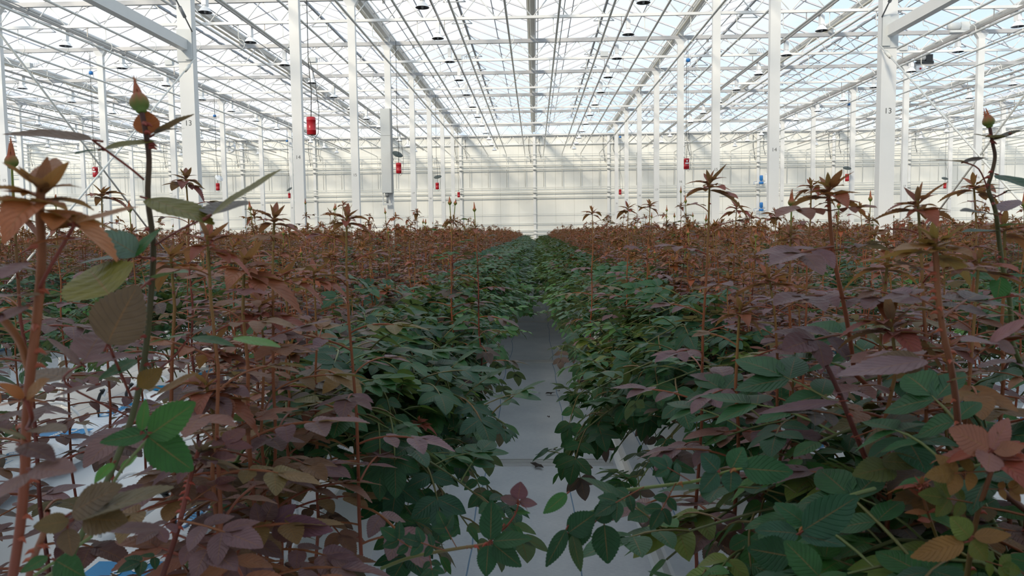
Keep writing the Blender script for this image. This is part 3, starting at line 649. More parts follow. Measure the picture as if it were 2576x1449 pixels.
def compound(m, st, b, d, n, Ln, nl, col, scol, lod=1, droop=0.25, wr=0.66):
    """petiole and rachis go to st, leaflets to m; the last point is the leaf tip"""
    d = d.normalized(); s = n.cross(d)
    if s.length < 1e-4: s = V((1, 0, 0))
    s.normalize(); n = d.cross(s); R_ = Ln*0.62; pts = curve(b, d, n, R_, droop, 4 if lod < 2 else 6)
    st.tube(pts, [0.0016*(Ln/0.13)]*(len(pts)-1)+[0.0009], 4 if lod < 2 else 6, scol, cap=False)
    e = pts[-1]; dd = (pts[-1]-pts[-2]).normalized(); nn = dd.cross(s)*-1 if dd.cross(s).dot(n) < 0 else dd.cross(s)
    nn = s.cross(dd); nn = nn if nn.dot(n) > 0 else -nn
    tl = Ln*0.455
    leaflet(m, e, dd, (nn+s*U(-.15, .15)), tl, tl*wr, jit(col), lod, U(.05, .22), U(.08, .22))
    pairs = [(0.97, 0.86, 60)] if nl == 3 else ([(0.93, 0.86, 58), (0.55, 0.68, 66)] if nl == 5 else [(0.95, 0.86, 55), (0.66, 0.76, 62), (0.38, 0.58, 68)])
    for f, sc_, ang in pairs:
        fi = f*(len(pts)-1); i = min(int(fi), len(pts)-2); p = pts[i].lerp(pts[i+1], fi-i)
        for sg in (-1, 1):
            a = math.radians(ang+U(-8, 8)); q = dd*math.cos(a)+s*sg*math.sin(a)
            leaflet(m, p, q-nn*U(0, .12), (nn+d*U(-.15, .1)+s*sg*U(-.2, .1)), tl*sc_*U(.93, 1.05), tl*sc_*wr, jit(col), lod, U(.05, .25), U(.08, .22))
def thorn(st, p, out, r, col):
    out = out.normalized(); e = p+out*(r+0.006)-V((0, 0, 0.002)); st.tube([p+out*r*0.6, e], [0.0022, 0.0003], 5, col, cap=False)
def rosette(m, st, p, axis, size, lod, col, gcol):
    axis = axis.normalized(); n = 9
    for i in range(n):
        a = i*2.4+U(-.2, .2); el = -0.08+0.15*i+U(-.18, .18); h = V((math.cos(a), math.sin(a), 0)); d = h*math.cos(el)+axis*math.sin(el)
        c = mixc(col, gcol, min(1, max(0, (i-5)/4))*U(.2, .7)); L_ = size*(1.5-0.13*i)*U(.65, 1.15)
        q = p-axis*(0.022*(n-i)/n*size/0.06)
        leaflet(m, q, d, axis-h*0.3, L_, L_*(0.48 if i < 5 else .32), jit(c, .2), lod, U(.2, .6) if i < 5 else U(-.05, .15), 0.32)
        if i < 6:
            for sg in (-1, 1):
                s = axis.cross(h); leaflet(m, q+d*L_*0.2, (d*0.6+s*sg*0.8), axis, L_*0.58, L_*0.27, jit(c, .2), lod, U(.1, .3), .25)
def bud(m, p, ax, size, sepal=1.0, red=(0.42, 0.10, 0.06), gr=(0.13, 0.20, 0.045), n=12):
    """ovoid rose bud with long sepals; mesh m holds everything, tints by height"""
    ax = ax.normalized(); a = ax.orthogonal().normalized(); b = ax.cross(a); prof = [(0.0, 0), (.16, .02), (.24, .10), (.22, .16), (.33, .24), (.42, .42), (.40, .62), (.28, .84), (.14, 1.0), (.05, 1.12), (0, 1.18)]
    vs = []; fs = []; o = len(m.v)
    for r, z in prof:
        for k in range(n): t = 2*PI*k/n; vs.append(p+(a*math.cos(t)+b*math.sin(t))*r*size*(1+0.06*math.sin(5*t)*(z > .3))+ax*z*size)
    for i in range(len(prof)-1):
        for k in range(n): fs.append((i*n+k, i*n+(k+1)%n, (i+1)*n+(k+1)%n, (i+1)*n+k))
    m.add(vs, fs, gr)
    for i, (r, z) in enumerate(prof):
        for k in range(n): m.c[o+i*n+k] = mixc(gr, red, min(1, max(0, (z-.3)/.5))*(0.5+0.5*math.sin(5*2*PI*k/n+1)**2))
    for k in range(5):
        t = 2*PI*k/5; h = a*math.cos(t)+b*math.sin(t); q = p+h*0.34*size+ax*0.25*size
        leaflet(m, q, ax*1.0-h*(0.22 if sepal > 1 else -0.25), h, size*sepal*U(.85, 1.15), size*0.22, mixc(gr, red, .35+.5*(sepal > 1)), 1, U(-.1, .15), .1)

def shoot(Hh, seed, lod=1, style='purple', top='rosette', lean=0.05, dens=1.0, bare=0.0, joined=False):
    """one upright rose shoot, base at the origin: returns meshes stem / foliage / tip"""
    rnd.seed(seed); st = MB(); fo = MB(); tp = MB(); lx, ly = U(-lean, lean), U(-lean, lean); N = 9
    wob = [V((U(-.006, .006), U(-.006, .006), 0)) for _ in range(N+1)]
    pts = [V((lx*Hh*(i/N)**1.5, ly*Hh*(i/N)**1.5, Hh*i/N))+wob[i] for i in range(N+1)]
    rs = [0.0048-0.0026*i/N for i in range(N+1)]; base = S_DK if style == 'dark' else S_RED
    cols = [mixc(base, S_OR if style != 'dark' else S_RED, i/N) for i in range(N+1)]; cols[-1] = mixc(S_OR, S_GR, .6); cols[-2] = mixc(cols[-2], S_GR, .3)
    st.tube(pts, rs, 5 if lod < 2 else 8, None, cap=False, cols=cols)
    def P(t): f = t*N; i = min(int(f), N-1); return pts[i].lerp(pts[i+1], f-i)
    z = max(0.10, bare); ph = U(0, 6)
    while z < Hh-0.035:
        t = z/Hh; ph += 2.4+U(-.25, .25); h = V((math.cos(ph), math.sin(ph), 0)); el = 0.15+0.55*t+U(-.15, .15)
        d = h*math.cos(el)+V((0, 0, 1))*math.sin(el); n = V((0, 0, 1))*math.cos(el)-h*math.sin(el)
        if style == 'green': c = mixc(GREEN, MIDG, U(0, 1))
        elif style == 'dark': c = mixc(mixc(GREEN, PURPLE, .5), PURPLE, U(.2, 1))
        else:
            c = mixc(mixc(GREEN, PURPLE, U(.2, 1)) if t < .3 else PURPLE, MAUVE, U(0, .9)); 
            if t > .78: c = mixc(c, mixc(BRONZE, RUST, U(0, 1)), (t-.78)/.22*U(.4, .9))
            if t > .5 and U(0, 1) < .18: c = mixc(c, OLIVE, U(.3, .9))
            if style == 'bronze': c = mixc(c, mixc(BRONZE, OLIVE, U(0, .7)), U(.3, .8))
        L_ = (0.145+0.055*math.sin(PI*min(1, t*1.1+.1)))*(1-0.45*max(0, t-.7)/.3)*U(.85, 1.1)
        compound(fo, st, P(t), d, n, L_, 5 if t < .85 else 3, c, mixc(S_RED, S_OR, U(0, 1)), lod, U(.2, .45), wr=.58)
        if lod: thorn(st, P(min(1, t+.02)), -h, 0.004, S_RED)
        z += U(.036, .052)/dens
    e = pts[-1]; ax = (pts[-1]-pts[-2]).normalized()
    if top == 'rosette': rosette(tp, st, e, ax, U(.05, .072), lod, mixc(mixc(BRONZE, RUST, U(0, 1)), PURPLE, U(0, .35)) if style != 'dark' else mixc(PURPLE, RUST, .5), mixc(S_GR, BRONZE, .5))
    else:
        rosette(tp, st, e-ax*0.03, ax, .045, lod, mixc(PURPLE, BRONZE, .5), MIDG); st.tube([e, e+ax*0.035], [0.0022, 0.002], 6, S_GR, cap=False)
        bud(tp, e+ax*0.035, ax, U(.020, .026), U(1.3, 1.9), n=8)
    return st, fo, tp
def branch(reach, rise, drop, seed, lod=1, red=0.05):
    """bent green branch: starts at the origin, arches along +X and hangs"""
    rnd.seed(seed); st = MB(); fo = MB(); tp = MB(); N = 10; pts = []
    for i in range(N+1):
        t = i/N; pts.append(V((reach*t, 0.06*math.sin(t*3+seed), rise*math.sin(min(1, t*1.55)*PI/2)-drop*max(0, t-.35)**1.7/(.65**1.7))))
    st.tube(pts, [0.0045-0.0025*i/N for i in range(N+1)], 5, None, cap=False, cols=[mixc(S_BG, S_DK, U(0, .5)) for _ in range(N+1)])
    n_ = max(6, int(reach/0.045)); tint = U(0, 1)
    for i in range(n_):
        t = 0.12+0.88*(i+U(0, .6))/n_; t = min(t, 1); f = t*N; k = min(int(f), N-1); p = pts[k].lerp(pts[k+1], f-k); tg = (pts[k+1]-pts[k]).normalized()
        a = i*2.4+U(-.4, .4); o = V((0, 1, 0))*math.cos(a)+V((0, 0, 1))*(abs(math.sin(a))*.8-.1); d = (tg*U(.3, .8)+o).normalized(); n = (V((0.25, 0, 1))+V((U(-.35, .35), U(-.35, .35), 0))).normalized(); n = (n-d*n.dot(d)).normalized()
        c = mixc(mixc(GREEN, BLUEG, U(0, .8)), MIDG, U(0, .7)); r = U(0, 1)
        if tint > .72: c = mixc(c, LITE, U(.2, .8))  # random lighter green branches, their share raised to paint in sunlight patches
        if r < .03: c = mixc(c, YEL, .4)
        elif r < .03+red: c = mixc(c, PURPLE, .7)
        compound(fo, st, p, d, n, U(.15, .20), 5, c, mixc(S_BG, S_RED, U(0, .6)), lod, U(.2, .6), wr=.62)
    if U(0, 1) < .25: rosette(tp, st, pts[-1], V((.3, 0, 1)), .035, lod, RUST, BRONZE)
    else: leaflet(tp, pts[-1], (pts[-1]-pts[-2]), V((0, 0, 1)), .05, .03, jit(MIDG), lod)
    return st, fo, tp
def joined_obj(parts, name):
    m = MB(); 
    for p in parts: m.join(p)
    me = m.mesh(name, LEAF, True, True); return bpy.data.objects.new(name, me)
def variant(parts):
    return [(parts[0].mesh('stem', STEM, True, True), 'stem'), (parts[1].mesh('foliage', LEAF, True, True), 'foliage'), (parts[2].mesh('growing_tip', LEAF, True, True), 'growing_tip')]

SHV = []; sty = ['purple', 'purple', 'bronze', 'purple', 'dark', 'purple', 'bronze', 'purple', 'purple', 'green', 'purple', 'bronze']
for i, s_ in enumerate(sty): SHV.append(variant(shoot(0.80+0.022*(i % 5), 100+i, 1, s_, 'bud' if i in (4, 9) else 'rosette')))
BRV = []
bspec = [(.46, .50, .08), (.56, .46, .16), (.64, .40, .28), (.70, .36, .36), (.36, .54, .04), (.60, .42, .22), (.58, .30, .32), (.44, .40, .12)]
for i, (a, b, c) in enumerate(bspec): BRV.append(variant(branch(a, b, c, 300+i, 1, .06)))

# ---- planting positions
def gap(x, y):                                              # thinner spots where the slabs show between the stems
    a = x/y
    return (-.66 < a < -.465 and y < 4.3) or (-.70 < a < -.42 and y < 4.2 and U(0, 1) < .85) or (.54 < a < .67 and y < 4.6 and U(0, 1) < .35) or (.28 < a < .36 and y < 3.9 and U(0, 1) < .4) or (.37 <= a < .45 and y < 3.1)
benches = []
for k in range(-9, 10):
    if k and (abs(k)-.5)*3.2 < 30: benches.append((k, (abs(k)-.5)*3.2*(1 if k > 0 else -1)))
rnd.seed(77); shoots = []; brs = []
for k, cx in benches:
    far = abs(k) > 2; dn = 38 if abs(k) <= 2 else 25
    for i in range(int(48*dn)):
        y = U(0.95, 48.9); off = U(-.80, .80)
        if abs(k) == 1 and U(0, 1) < .2: off = -(1 if cx > 0 else -1)*U(.75, 1.02)
        x = cx+off
        if y > 18 and U(0, 1) < .30: continue
        if y < 4 and abs(k) == 1 and U(0, 1) < .25: continue
        P = V((x, y, 1.6))
        if not seen(P, 0.07, .5): continue
        if abs(x) < 0.72 or y < 1.2: continue
        if gap(x, y): continue
        edge = 1-min(.3, max(0, abs(off)-.55)/.23*.16)
        hh = (U(.72, 1.0) if U(0, 1) < .93 else U(.98, 1.16))*edge*(0.97 if y < 4 else 1)
        shoots.append((P.y+abs(x)*.25, x, y, hh/0.845, k, U(0, 6.28), rnd.randrange(12)))
    for sd in (-1, 1):
        inner = (sd < 0) == (cx > 0)
        dn = 25 if abs(k) == 1 and inner else (17 if abs(k) <= 2 else 9)
        for i in range(int(48*dn)+(70 if abs(k) == 1 and inner else 0)):
            y = U(0.75, 48.9) if i < 48*dn else U(.7, 4.2); x = cx+sd*U(.60, .82)
            if not seen(V((x, y, 1.4)), 0.07, .5): continue
            if y > 18 and not (abs(k) == 1 and inner) and U(0, 1) < .4: continue
            r = U(.78, 1.1)*(1+min(.32, max(0, y-5)*.045) if inner and abs(k) == 1 else 1.05)*(1.13 if inner and abs(k) == 1 and y < 2.8 else 1)
            if gap(x, y) or (abs(k) == 1 and not inner and y < 2.6): continue
            if x/y < -.60 and y < 1.7 and U(0, 1) < .8: continue
            if .33 < x/y < .60 and 1.45 < y < 3.1 and U(0, 1) < .9: continue
            brs.append((y+abs(x)*.25-(1.2 if abs(k) == 1 and inner else -.6), x, y, r, k, (0 if sd > 0 else PI)+U(-.7, .7)*(.55 if y < 2.4 else 1), rnd.randrange(8), 1 if inner else 0))
shoots.sort(); brs.sort()
NS, NB = 258, 290
bands = [(3.2, 'nearest part'), (5.0, 'middle part'), (99, 'farther part')]
SN = ['bronze-tipped purple rose shoot', 'mauve-leaved rose shoot', 'olive bronze rose shoot', 'orange-stemmed purple rose shoot', 'dark-stemmed budded rose shoot', 'dusky purple rose shoot', 'coppery young rose shoot', 'red-stemmed purple rose shoot', 'broad-leaved purple rose shoot', 'green-leaved budded rose shoot', 'leafy mauve rose shoot', 'rusty bronze rose shoot']
BN_ = ['upright green rose branch', 'arching green rose branch', 'drooping green rose branch', 'trailing green rose branch', 'stubby green rose branch', 'dense green rose branch', 'low green rose branch', 'bushy green rose branch']
PROT = {}
def inst(kind, vi, loc, rz, sc_, label, cat, group, name):
    key = (kind, vi)
    if key not in PROT:
        t = empty(name, (0, 0, 0), label, cat, group)
        for me, nm in (SHV if kind == 's' else BRV)[vi]: link(me, nm, t)
        PROT[key] = t
    else: t = copy_tree(PROT[key])
    t.location = loc; t.rotation_euler = (U(-.05, .05), U(-.05, .05), rz); t.scale = sc_
    t['label'] = label; t['category'] = cat; t['group'] = group; return t
for q, (d_, x, y, h, k, rz, vi) in enumerate(shoots[:NS]):
    b = next(w_ for lim, w_ in bands if y < lim); g = '%s in the %s, %s' % (SN[vi], bench_word(k), b)
    inst('s', vi, (x, y, ZS-.03), rz, (1, 1, h), g, 'rose', 'upright rose shoots: '+g, 'rose_shoot')
for q, (d_, x, y, h, k, rz, vi, inn) in enumerate(brs[:NB]):
    b = next(w_ for lim, w_ in bands if y < lim); g = '%s, %s, %s edge, %s' % (BN_[vi], bench_word(k), 'inner' if inn else 'outer', b)
    inst('b', vi, (x, y, ZS+.02), rz, (h, h, U(.85, 1.12)), g, 'rose branch', 'bent rose branches: '+g, 'bent_rose_branch')

def scatter(name, pts, variants, label, cat):
    me = bpy.data.meshes.new(name); me.from_pydata([p[0] for p in pts], [], [])
    a = me.attributes.new('rot', 'FLOAT_VECTOR', 'POINT'); a.data.foreach_set('vector', [c for p in pts for c in p[1]])
    a = me.attributes.new('scl', 'FLOAT_VECTOR', 'POINT'); a.data.foreach_set('vector', [c for p in pts for c in p[2]])
    a = me.attributes.new('idx', 'INT', 'POINT'); a.data.foreach_set('value', [p[3] for p in pts])
    o = bpy.data.objects.new(name, me); COL.objects.link(o)
    c = bpy.data.collections.new(name+'_sources')
    for i, v in enumerate(variants): v.name = '%s_source_%02d' % (name, i); c.objects.link(v)
    ng = bpy.data.node_groups.new(name, 'GeometryNodeTree'); ng.interface.new_socket('Geometry', in_out='INPUT', socket_type='NodeSocketGeometry'); ng.interface.new_socket('Geometry', in_out='OUTPUT', socket_type='NodeSocketGeometry')
    N = ng.nodes.new; L = ng.links.new; gi = N('NodeGroupInput'); go = N('NodeGroupOutput'); ip = N('GeometryNodeInstanceOnPoints'); ci = N('GeometryNodeCollectionInfo')
    ci.inputs['Collection'].default_value = c; ci.inputs['Separate Children'].default_value = True; ci.inputs['Reset Children'].default_value = True
    def na(nm, t): n = N('GeometryNodeInputNamedAttribute'); n.data_type = t; n.inputs['Name'].default_value = nm; return n.outputs[0]
    L(gi.outputs[0], ip.inputs['Points']); L(ci.outputs[0], ip.inputs['Instance']); ip.inputs['Pick Instance'].default_value = True
    L(na('idx', 'INT'), ip.inputs['Instance Index']); L(na('rot', 'FLOAT_VECTOR'), ip.inputs['Rotation']); L(na('scl', 'FLOAT_VECTOR'), ip.inputs['Scale'])
    L(ip.outputs[0], go.inputs[0]); md = o.modifiers.new('scatter', 'NODES'); md.node_group = ng
    return tag(o, label, cat, None, 'stuff')
sv = [joined_obj(shoot(0.845, 500+i, 1, sty[i % 12] if i != 9 else 'purple', 'bud' if i == 4 else 'rosette', dens=.9), 'far_rose') for i in range(12)]
scatter('rose_crop', [((x, y, ZS-.03), (U(-.06, .06), U(-.06, .06), rz), (1.0, 1.0, h), vi) for d_, x, y, h, k, rz, vi in shoots[NS:]], sv, 'purple and bronze rose crop filling the benches back to the wall', 'roses')
bv = [joined_obj(branch(a, b, c, 700+i, 1, .05), 'far_branch') for i, (a, b, c) in enumerate(bspec)]
scatter('rose_hedge', [((x, y, ZS+.02), (0, 0, rz), (h, h, U(.85, 1.12)), vi) for d_, x, y, h, k, rz, vi, inn in brs[NB:]], bv, 'dense green bent rose foliage lining the aisles into the distance', 'rose foliage')
# ---- large roses close to the camera, each leaf a part of its own
NEAR = []
def P3(q): return at(q[0], q[1], q[2])
def nrm(d, face):
    toc = (CAM-at(1288, 724, 1)).normalized(); n = V((0, 0, 1))*(1-face)+toc*face
    n = n-d*n.dot(d); return n.normalized()
def smooth(pts, k=4):
    if len(pts) < 3: return pts
    out = []
    for i in range(len(pts)-1):
        p0, p1, p2, p3 = pts[max(i-1, 0)], pts[i], pts[i+1], pts[min(i+2, len(pts)-1)]
        for j in range(k):
            t = j/k; out.append(0.5*((2*p1)+(p2-p0)*t+(2*p0-5*p1+4*p2-p3)*t*t+(3*p1-p0-3*p2+p3)*t**3))
    return out+[pts[-1]]
def hero(label, stem, r, cols, leaves, top=None, thorns=8, name='rose_shoot', cat='rose', seed=1, ground=True):
    """stem: (px, py, depth) from the tip downwards; leaves: (kind, base, tip, colour, face, extra)"""
    rnd.seed(seed); pts = smooth([P3(q) for q in stem][::-1])
    if ground:                                        # carry the stem down to its bench
        b = pts[0]; bx = (1.15 if b.x > 0 else -1.15) if abs(b.x) < .9 else b.x
        pts = smooth([V((bx, b.y+.25, ZS-.02)), b.lerp(V((bx, b.y+.25, ZS)), .5)+V((0, -.03, .04)), b], 4)[:-1]+pts
    t = empty(name, pts[0], label, cat); o0 = pts[0]; n = len(pts)
    s = MB(); rs = [r[1]+(r[0]-r[1])*(1-i/(n-1)) for i in range(n)]
    s.tube([p-o0 for p in pts], rs, 10, None, cap=False, cols=[mixc(cols[0], cols[1], i/(n-1)) for i in range(n)])
    s.build('stem', STEM, t, True, True)
    for i in range(thorns):
        f = U(.25, .95)*(n-1); k = int(f); p = pts[k].lerp(pts[k+1], f-k)-o0; h = V((U(-1, 1), U(-.6, .3), 0)); m = MB()
        rr = rs[k]; h.normalize(); e = p+h*(rr+0.007)-V((0, 0, .003))
        m.tube([p+h*rr*.5, p+h*(rr+.003), e], [0.0032, 0.0018, 0.0003], 6, mixc(cols[1], (.3, .05, .03), .6), cap=False); m.build('thorn', STEM, t, True, True)
    for lf in leaves:
        kind, b, e, c, face = lf[:5]; ex = lf[5] if len(lf) > 5 else None
        e = (e[0], e[1], b[2]+(e[2]-b[2])*max(.1, 1-1.15*face))
        B, E_ = P3(b)-o0, P3(e)-o0; d = (E_-B); Ln = d.length; d.normalize(); nn = nrm(d, face); m = MB()
        if kind == 'c': compound(m, m, B, d, (nn+d.cross(nn)*U(-.15, .15)).normalized(), Ln/1.03, ex or 5, c, mixc(S_RED, S_OR, U(0, 1)), 2, U(.02, .12), wr=.64)
        else: leaflet(m, B, d, nn, Ln, (ex or .6)*Ln, jit(c, .06), 2, U(.0, .12), U(.06, .16)); m.tube([B, B-d*Ln*.12], [.0012, .0012], 6, S_RED, cap=False)
        m.build('leaf', LEAF, t, True, True)
    e = pts[-1]-o0; ax = (pts[-1]-pts[-2]).normalized()
    if top:
        m = MB(); m2 = MB()
        if top[0] == 'bud': bud(m, e, ax, top[1], top[2], n=18); m.build('bud', LEAF, t, True, True)
        else: rosette(m, m2, e, (ax+V((0, 0, .5))).normalized(), top[1], 2, top[2], top[3]); m.build('growing_tip', LEAF, t, True, True)
    return t
def petiole(t, pts, r=.0012, col=S_RED):
    m = MB(); m.tube(smooth([P3(q)-t.location for q in pts]), r, 8, col, cap=False); m.build('petiole', STEM, t, True, True)

# A: tall budded stem at the left
A = hero('tall rose stem with closed green and pink bud, highest at the left',
 [(357, 285, .84), (366, 330, .84), (375, 400, .85), (372, 500, .85), (386, 620, .86), (378, 760, .87), (366, 880, .88), (345, 1000, .90), (318, 1090, .92), (272, 1205, .95), (222, 1310, .98), (170, 1420, 1.0)], (.0042, .0028), (S_BG, S_DK), [
 ('l', (232, 352, .82), (-2, 318, .80), mixc(PURPLE, OLIVE, .3), .3, .36), ('l', (262, 374, .83), (392, 343, .85), OLIVE, .35, .4), ('l', (258, 378, .83), (186, 380, .79), GREEN, .1, .6),
 ('l', (376, 338, .85), (362, 276, .80), BRONZE, .8, 1.15), ('l', (388, 338, .85), (487, 277, .84), PURPLE, .0, .35), ('l', (392, 330, .85), (466, 322, .83), PURPLE, .05, .3),
 ('l', (372, 500, .84), (540, 548, .78), OLIVE, .22, .46), ('l', (532, 541, .80), (706, 420, .80), OLIVE, .25, .46), ('l', (530, 540, .80), (610, 500, .9), mixc(PURPLE, GREEN, .5), .05, .5),
 ('l', (345, 640, .84), (250, 582, .80), (.10, .14, .13), .5, .85), ('l', (322, 645, .84), (195, 650, .80), (.09, .13, .12), .08, .5), ('l', (330, 648, .84), (402, 572, .84), MIDG, .4, .5), ('l', (392, 700, .85), (470, 668, .80), MIDG, .1, .45),  # first two leaflets: grey-blue top sheen put into the leaf colour
 ('l', (276, 742, .78), (218, 668, .90), mixc(OLIVE, YEL, .25), .5, 1.0), ('l', (270, 866, .76), (340, 712, .80), mixc(OLIVE, PURPLE, .6), .95, .92),
 ('l', (206, 916, .78), (118, 850, .74), PURPLE, .3, .62), ('l', (206, 912, .78), (352, 880, .82), MAUVE, .25, .42), ('l', (214, 905, .8), (262, 812, .86), MAUVE, .2, .8), ('l', (240, 740, .8), (120, 735, .86), mixc(GREEN, BLUEG, .5), .0, .4),
 ('l', (470, 842, .88), (366, 862, .92), MIDG, .1, .4), ('l', (482, 850, .88), (592, 858, .86), mixc(MIDG, GREEN, .4), .2, .35), ('l', (588, 850, .86), (706, 864, .82), LITE, .15, .34),
 ('l', (345, 905, .85), (245, 950, .80), mixc(GREEN, MIDG, .5), .3, .55), ('l', (350, 975, .86), (408, 925, .9), mixc(OLIVE, BRONZE, .4), .6, .9), ('l', (392, 992, .86), (498, 935, .84), mixc(BRONZE, OLIVE, .5), .3, .4),
 ('l', (240, 968, .80), (130, 990, .78), mixc(PURPLE, MAUVE, .4), .15, .4), ('l', (175, 950, .82), (72, 935, .86), mixc(PURPLE, OLIVE, .3), .3, .5)],
 ('bud', .024, 1.5), 14, seed=2)
petiole(A, [(362, 452, .85), (330, 425, .84), (272, 382, .83), (232, 352, .82)]); petiole(A, [(388, 618, .86), (450, 580, .83), (532, 541, .80)]); petiole(A, [(384, 650, .86), (355, 648, .85), (322, 645, .84)])
petiole(A, [(384, 700, .86), (330, 740, .82), (274, 742, .78)]); petiole(A, [(330, 1000, .92), (272, 864, .76)], .0015); petiole(A, [(352, 960, .9), (430, 905, .88), (475, 850, .88)]); petiole(A, [(330, 1050, .92), (165, 965, .82), (206, 916, .78)])
# B: thick orange stem at the far left
B_ = hero('thick orange red rose stem with bronze leaf rosette, far left edge',
 [(104, 470, .62), (100, 540, .62), (105, 640, .62), (97, 760, .62), (86, 860, .62), (74, 960, .63), (66, 1080, .64), (62, 1200, .65), (50, 1330, .66), (30, 1460, .68)], (.0044, .0034), (S_RED, S_OR), [
 ('l', (98, 470, .62), (10, 395, .58), BRONZE, .2, .36), ('l', (104, 468, .62), (165, 405, .64), mixc(BRONZE, OLIVE, .4), .3, .42), ('l', (108, 478, .62), (178, 455, .6), BRONZE, .2, .4), ('l', (92, 490, .62), (0, 478, .6), BRONZE, .25, .42),
 ('l', (106, 470, .62), (138, 395, .7), BRONZE, .3, .4), ('l', (190, 560, .6), (348, 520, .58), mixc(BRONZE, OLIVE, .2), .3, .34), ('l', (175, 600, .6), (62, 612, .58), mixc(BRONZE, RUST, .3), .2, .35), ('l', (192, 568, .6), (135, 552, .64), mixc(BRONZE, OLIVE, .4), .4, .8),
 ('l', (60, 660, .6), (0, 690, .55), MAUVE, .3, .6), ('l', (88, 745, .62), (-10, 735, .56), mixc(PURPLE, MAUVE, .7), .05, .4), ('l', (66, 770, .6), (-5, 800, .56), MAUVE, .3, .6),
 ('l', (62, 1000, .6), (0, 962, .56), BRONZE, .5, .5), ('l', (66, 1000, .6), (118, 950, .58), mixc(BRONZE, OLIVE, .3), .5, .6), ('l', (58, 1008, .6), (-8, 1018, .57), BRONZE, .2, .3), ('l', (70, 1005, .6), (122, 1012, .6), BRONZE, .2, .3),
 ('l', (80, 1180, .6), (190, 1182, .56), MAUVE, .35, .48), ('l', (76, 1190, .6), (-8, 1250, .55), MAUVE, .3, .5), ('l', (80, 1185, .6), (140, 1150, .62), mixc(OLIVE, MAUVE, .5), .3, .5), ('l', (52, 1120, .62), (136, 1145, .58), PURPLE, .2, .4), ('l', (60, 1105, .62), (-6, 1070, .58), mixc(PURPLE, OLIVE, .5), .3, .5), ('l', (80, 1080, .62), (165, 1075, .58), mixc(PURPLE, OLIVE, .4), .15, .4)],
 ('ros', .05, BRONZE, S_GR), 12, seed=3)
petiole(B_, [(92, 740, .62), (130, 665, .61), (190, 562, .6)], .0016, S_RED); petiole(B_, [(76, 945, .63), (50, 860, .62), (0, 795, .58)], .003, S_OR); petiole(B_, [(66, 1080, .64), (80, 1050, .61), (64, 1004, .6)], .0018, S_RED)
# C: bright green trifoliate leaves in front
C_ = hero('bright green three-leaflet rose sprig in front of the printed slab, lower left',
 [(372, 1092, .74), (392, 1088, .745), (360, 1118, .76), (300, 1190, .80), (262, 1260, .84), (230, 1350, .88)], (.0022, .0012), (S_BG, S_GR), [
 ('l', (374, 1096, .74), (492, 1012, .73), mixc(LITE, MIDG, .75), .75, .66), ('l', (372, 1090, .74), (249, 1112, .71), mixc(MIDG, GREEN, .35), .55, .48), ('l', (372, 1098, .74), (484, 1186, .70), mixc(MIDG, GREEN, .1), .8, .72), ('l', (356, 1084, .74), (366, 1004, .76), mixc(LITE, MIDG, .6), .5, .45),
 ('l', (285, 1165, .8), (234, 1212, .76), LITE, .4, .55), ('l', (305, 1180, .8), (345, 1140, .84), LITE, .4, .4)], None, 0, 'rose_sprig', 'rose sprig', seed=4)
# lower left purple foliage stems
D_ = hero('dark olive leaved rose stem in the bottom left corner',
 [(120, 1285, .70), (110, 1340, .72), (86, 1400, .74), (70, 1460, .76)], (.004, .0025), (S_RED, S_OR), [
 ('l', (180, 1290, .66), (300, 1215, .64), mixc(PURPLE, OLIVE, .45), .5, .62), ('l', (200, 1300, .66), (435, 1220, .62), mixc(OLIVE, PURPLE, .5), .25, .33), ('l', (210, 1305, .66), (320, 1310, .6), mixc(OLIVE, PURPLE, .5), .6, .6), ('l', (175, 1310, .66), (82, 1325, .64), mixc(OLIVE, PURPLE, .35), .7, .62), ('l', (170, 1330, .66), (180, 1400, .62), mixc(OLIVE, PURPLE, .5), .8, .9),
 ('l', (260, 1330, .68), (420, 1330, .66), PURPLE, .2, .3), ('l', (120, 1400, .70), (50, 1440, .66), MIDG, .5, .6), ('l', (140, 1410, .7), (210, 1450, .66), mixc(MIDG, GREEN, .4), .6, .7)], None, 6, seed=5)
petiole(D_, [(118, 1290, .7), (150, 1330, .68), (190, 1300, .66)])
E_ = hero('red rose stem rising through purple leaves, lower left centre',
 [(500, 1130, 1.12), (482, 1190, 1.10), (465, 1260, 1.08), (448, 1330, 1.06), (425, 1400, 1.05), (405, 1460, 1.05)], (.0042, .0032), (S_DK, S_RED), [
 ('c', (452, 1310, 1.06), (640, 1335, .95), mixc(PURPLE, MAUVE, .3), .3), ('c', (458, 1300, 1.06), (350, 1345, .95), PURPLE, .25), ('c', (470, 1270, 1.08), (590, 1180, 1.2), mixc(PURPLE, RUST, .25), .4), ('c', (445, 1345, 1.06), (585, 1395, .95), mixc(PURPLE, MAUVE, .2), .2),
 ('c', (490, 1190, 1.1), (610, 1060, 1.25), mixc(PURPLE, RUST, .2), .35), ('c', (480, 1200, 1.1), (380, 1120, 1.25), PURPLE, .3), ('c', (430, 1390, 1.05), (300, 1420, .95), GREEN, .4)], ('ros', .045, PURPLE, BRONZE), 12, seed=6)
F_ = hero('purple leaflet sprig reaching over the slab, lower left centre',
 [(665, 1312, 1.3), (640, 1330, 1.3), (600, 1360, 1.28)], (.002, .0012), (S_DK, S_RED), [
 ('l', (668, 1308, 1.3), (690, 1255, 1.3), PURPLE, .7, .9), ('l', (700, 1318, 1.28), (838, 1335, 1.2), mixc(PURPLE, (.15, .05, .10), .5), .5, .40), ('l', (690, 1312, 1.3), (745, 1268, 1.35), mixc(PURPLE, (.12, .05, .09), .5), .7, .65), ('l', (690, 1322, 1.3), (735, 1362, 1.2), PURPLE, .6, .6), ('l', (655, 1320, 1.3), (640, 1265, 1.3), PURPLE, .8, .8)], None, 0, 'rose_sprig', 'rose sprig', seed=7)
